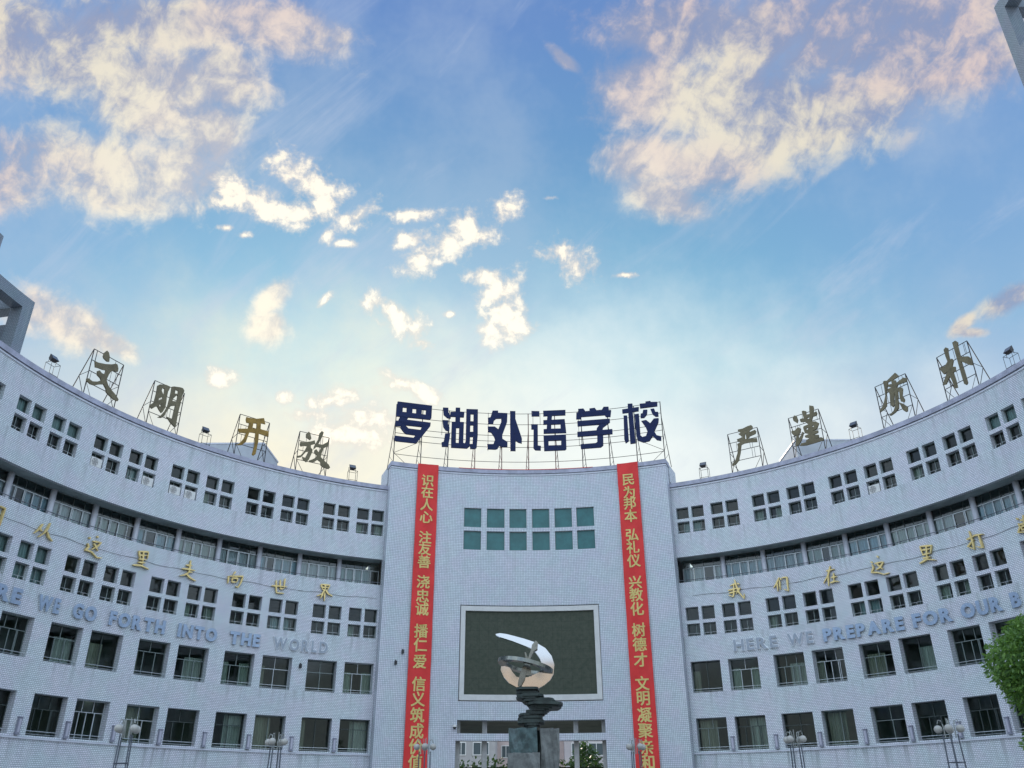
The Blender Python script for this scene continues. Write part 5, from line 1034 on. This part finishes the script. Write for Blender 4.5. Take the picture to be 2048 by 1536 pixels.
# ------------------------------------------------------------------ what shows through the entrance: hedge and flats beyond
h = MB(); r = random.Random(5)
for _i in range(9000):
    p = Vector((r.uniform(-16, 17), 78 + r.uniform(-1.0, 1.0), r.uniform(0.3, 5.6 + 0.35 * math.sin(_i)))); d = Vector((r.uniform(-1, 1), r.uniform(-1, 1), r.uniform(-1, 1))).normalized(); s2 = d.cross(Vector((r.uniform(-1, 1), r.uniform(-1, 1), r.uniform(-1, 1)))).normalized()
    L = r.uniform(.25, .5); h.face([p, p + d * L * .5 + s2 * L * .3, p + d * L, p + d * L * .5 - s2 * L * .3])
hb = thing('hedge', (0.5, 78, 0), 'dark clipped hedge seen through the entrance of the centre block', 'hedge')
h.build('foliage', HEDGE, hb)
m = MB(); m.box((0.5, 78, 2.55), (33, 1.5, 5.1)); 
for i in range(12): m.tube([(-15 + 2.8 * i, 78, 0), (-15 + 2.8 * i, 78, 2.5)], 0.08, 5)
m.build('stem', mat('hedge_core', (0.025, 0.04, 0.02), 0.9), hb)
def flats(x0, x1, y, top, colr, label, seed, turn=False):
    r = random.Random(seed); o = thing('apartment_building', ((x0 + x1) / 2, y, 0), label, 'building', 'flats beyond the entrance')
    m = MB(); m.box(((x0 + x1) / 2, y + 5, top / 2), (x1 - x0, 10, top)); m.build('wall', mat('flat_render_%d' % seed, colr, 0.8, var=0.1, vscale=.5), o)
    m = MB(); m.box(((x0 + x1) / 2, y + 5, top + 0.2), (x1 - x0 + .4, 10.4, 0.4)); m.build('roof', BEAD, o)
    z = 2.0
    while z < top - 1.5:
        x = x0 + 0.8
        while x < x1 - 2.0:
            w_ = r.choice((1.2, 1.6, 2.0)); f_ = MB()
            for (a, b, c, d) in ((x, x + .1, z, z + 1.5), (x + w_ - .1, x + w_, z, z + 1.5), (x + .1, x + w_ - .1, z, z + .1), (x + .1, x + w_ - .1, z + 1.4, z + 1.5), (x + w_ / 2 - .04, x + w_ / 2 + .04, z + .1, z + 1.4)):
                f_.box(((a + b) / 2, y - .03, (c + d) / 2), (b - a, .12, d - c))
            fo_ = f_.build('window', WHITEP, o); g_ = MB(); g_.face([(x, y - .02, z), (x + w_, y - .02, z), (x + w_, y - .02, z + 1.5), (x, y - .02, z + 1.5)])
            go = g_.build('glazing', mat('far_glass', (0.08, 0.11, 0.12), 0.2), fo_, base=o.matrix_world.translation); go.location = (0, 0, 0)
            x += w_ + r.uniform(.8, 1.8)
        z += 3.0
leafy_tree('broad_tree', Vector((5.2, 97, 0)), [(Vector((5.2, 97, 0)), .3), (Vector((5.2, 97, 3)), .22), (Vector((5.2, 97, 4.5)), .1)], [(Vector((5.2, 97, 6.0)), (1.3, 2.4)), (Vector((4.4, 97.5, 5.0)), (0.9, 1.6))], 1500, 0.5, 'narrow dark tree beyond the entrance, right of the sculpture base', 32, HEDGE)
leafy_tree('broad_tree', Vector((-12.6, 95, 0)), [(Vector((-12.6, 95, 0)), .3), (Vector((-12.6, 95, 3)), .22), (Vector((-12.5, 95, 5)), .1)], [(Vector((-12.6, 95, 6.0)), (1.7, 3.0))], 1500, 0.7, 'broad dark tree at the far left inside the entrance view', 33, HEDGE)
flats(-13.5, -4.9, 112, 10.5, (0.46, 0.44, 0.42), 'white flats seen through the left of the entrance', 21)
flats(-5.2, 4.2, 118, 10.6, (0.62, 0.50, 0.46), 'pinkish flats seen through the entrance beside the sculpture base', 22)
flats(3.6, 15.0, 114, 10.2, (0.52, 0.47, 0.46), 'greyish pink flats seen through the right of the entrance', 23)

# ------------------------------------------------------------------ behind the viewer: what the glass and the steel mirror
def turned_flats(*a):
    before = set(col.objects); flats(*a)
    for o in set(col.objects) - before:
        if o.parent is None: o.rotation_euler.z = math.pi; o['group'] = 'sunlit flats behind the viewer'
turned_flats(-46, -12, -62, 19.5, (0.78, 0.64, 0.50), 'sunlit tan flats behind the viewer, mirrored in the steel crescent', 41)
turned_flats(-8, 20, -66, 22.0, (0.82, 0.68, 0.55), 'sunlit peach flats behind the viewer, mirrored in the steel crescent', 42)
turned_flats(26, 56, -60, 18.5, (0.58, 0.50, 0.42), 'sunlit cream flats behind the viewer, mirrored in the right wing windows', 43)
h = MB(); r = random.Random(9)
for _i in range(7000):
    x = r.uniform(-60, 60); tp_ = 12.0 + 1.8 * math.sin(x * .35) + 1.1 * math.sin(x * .9 + 1)
    p = Vector((x, -30 + r.uniform(-2, 2), r.uniform(2.5, tp_))); d = Vector((r.uniform(-1, 1), r.uniform(-1, 1), r.uniform(-1, 1))).normalized(); s2 = d.cross(Vector((r.uniform(-1, 1), r.uniform(-1, 1), r.uniform(-1, 1)))).normalized()
    L = r.uniform(.8, 1.6); h.face([p, p + d * L * .5 + s2 * L * .35, p + d * L, p + d * L * .5 - s2 * L * .35])
tag(h.build('tree_belt_foliage', HEDGE, base=(0, -30, 0)), 'dark belt of trees behind the viewer, mirrored in the lower windows', 'trees', kind='stuff')
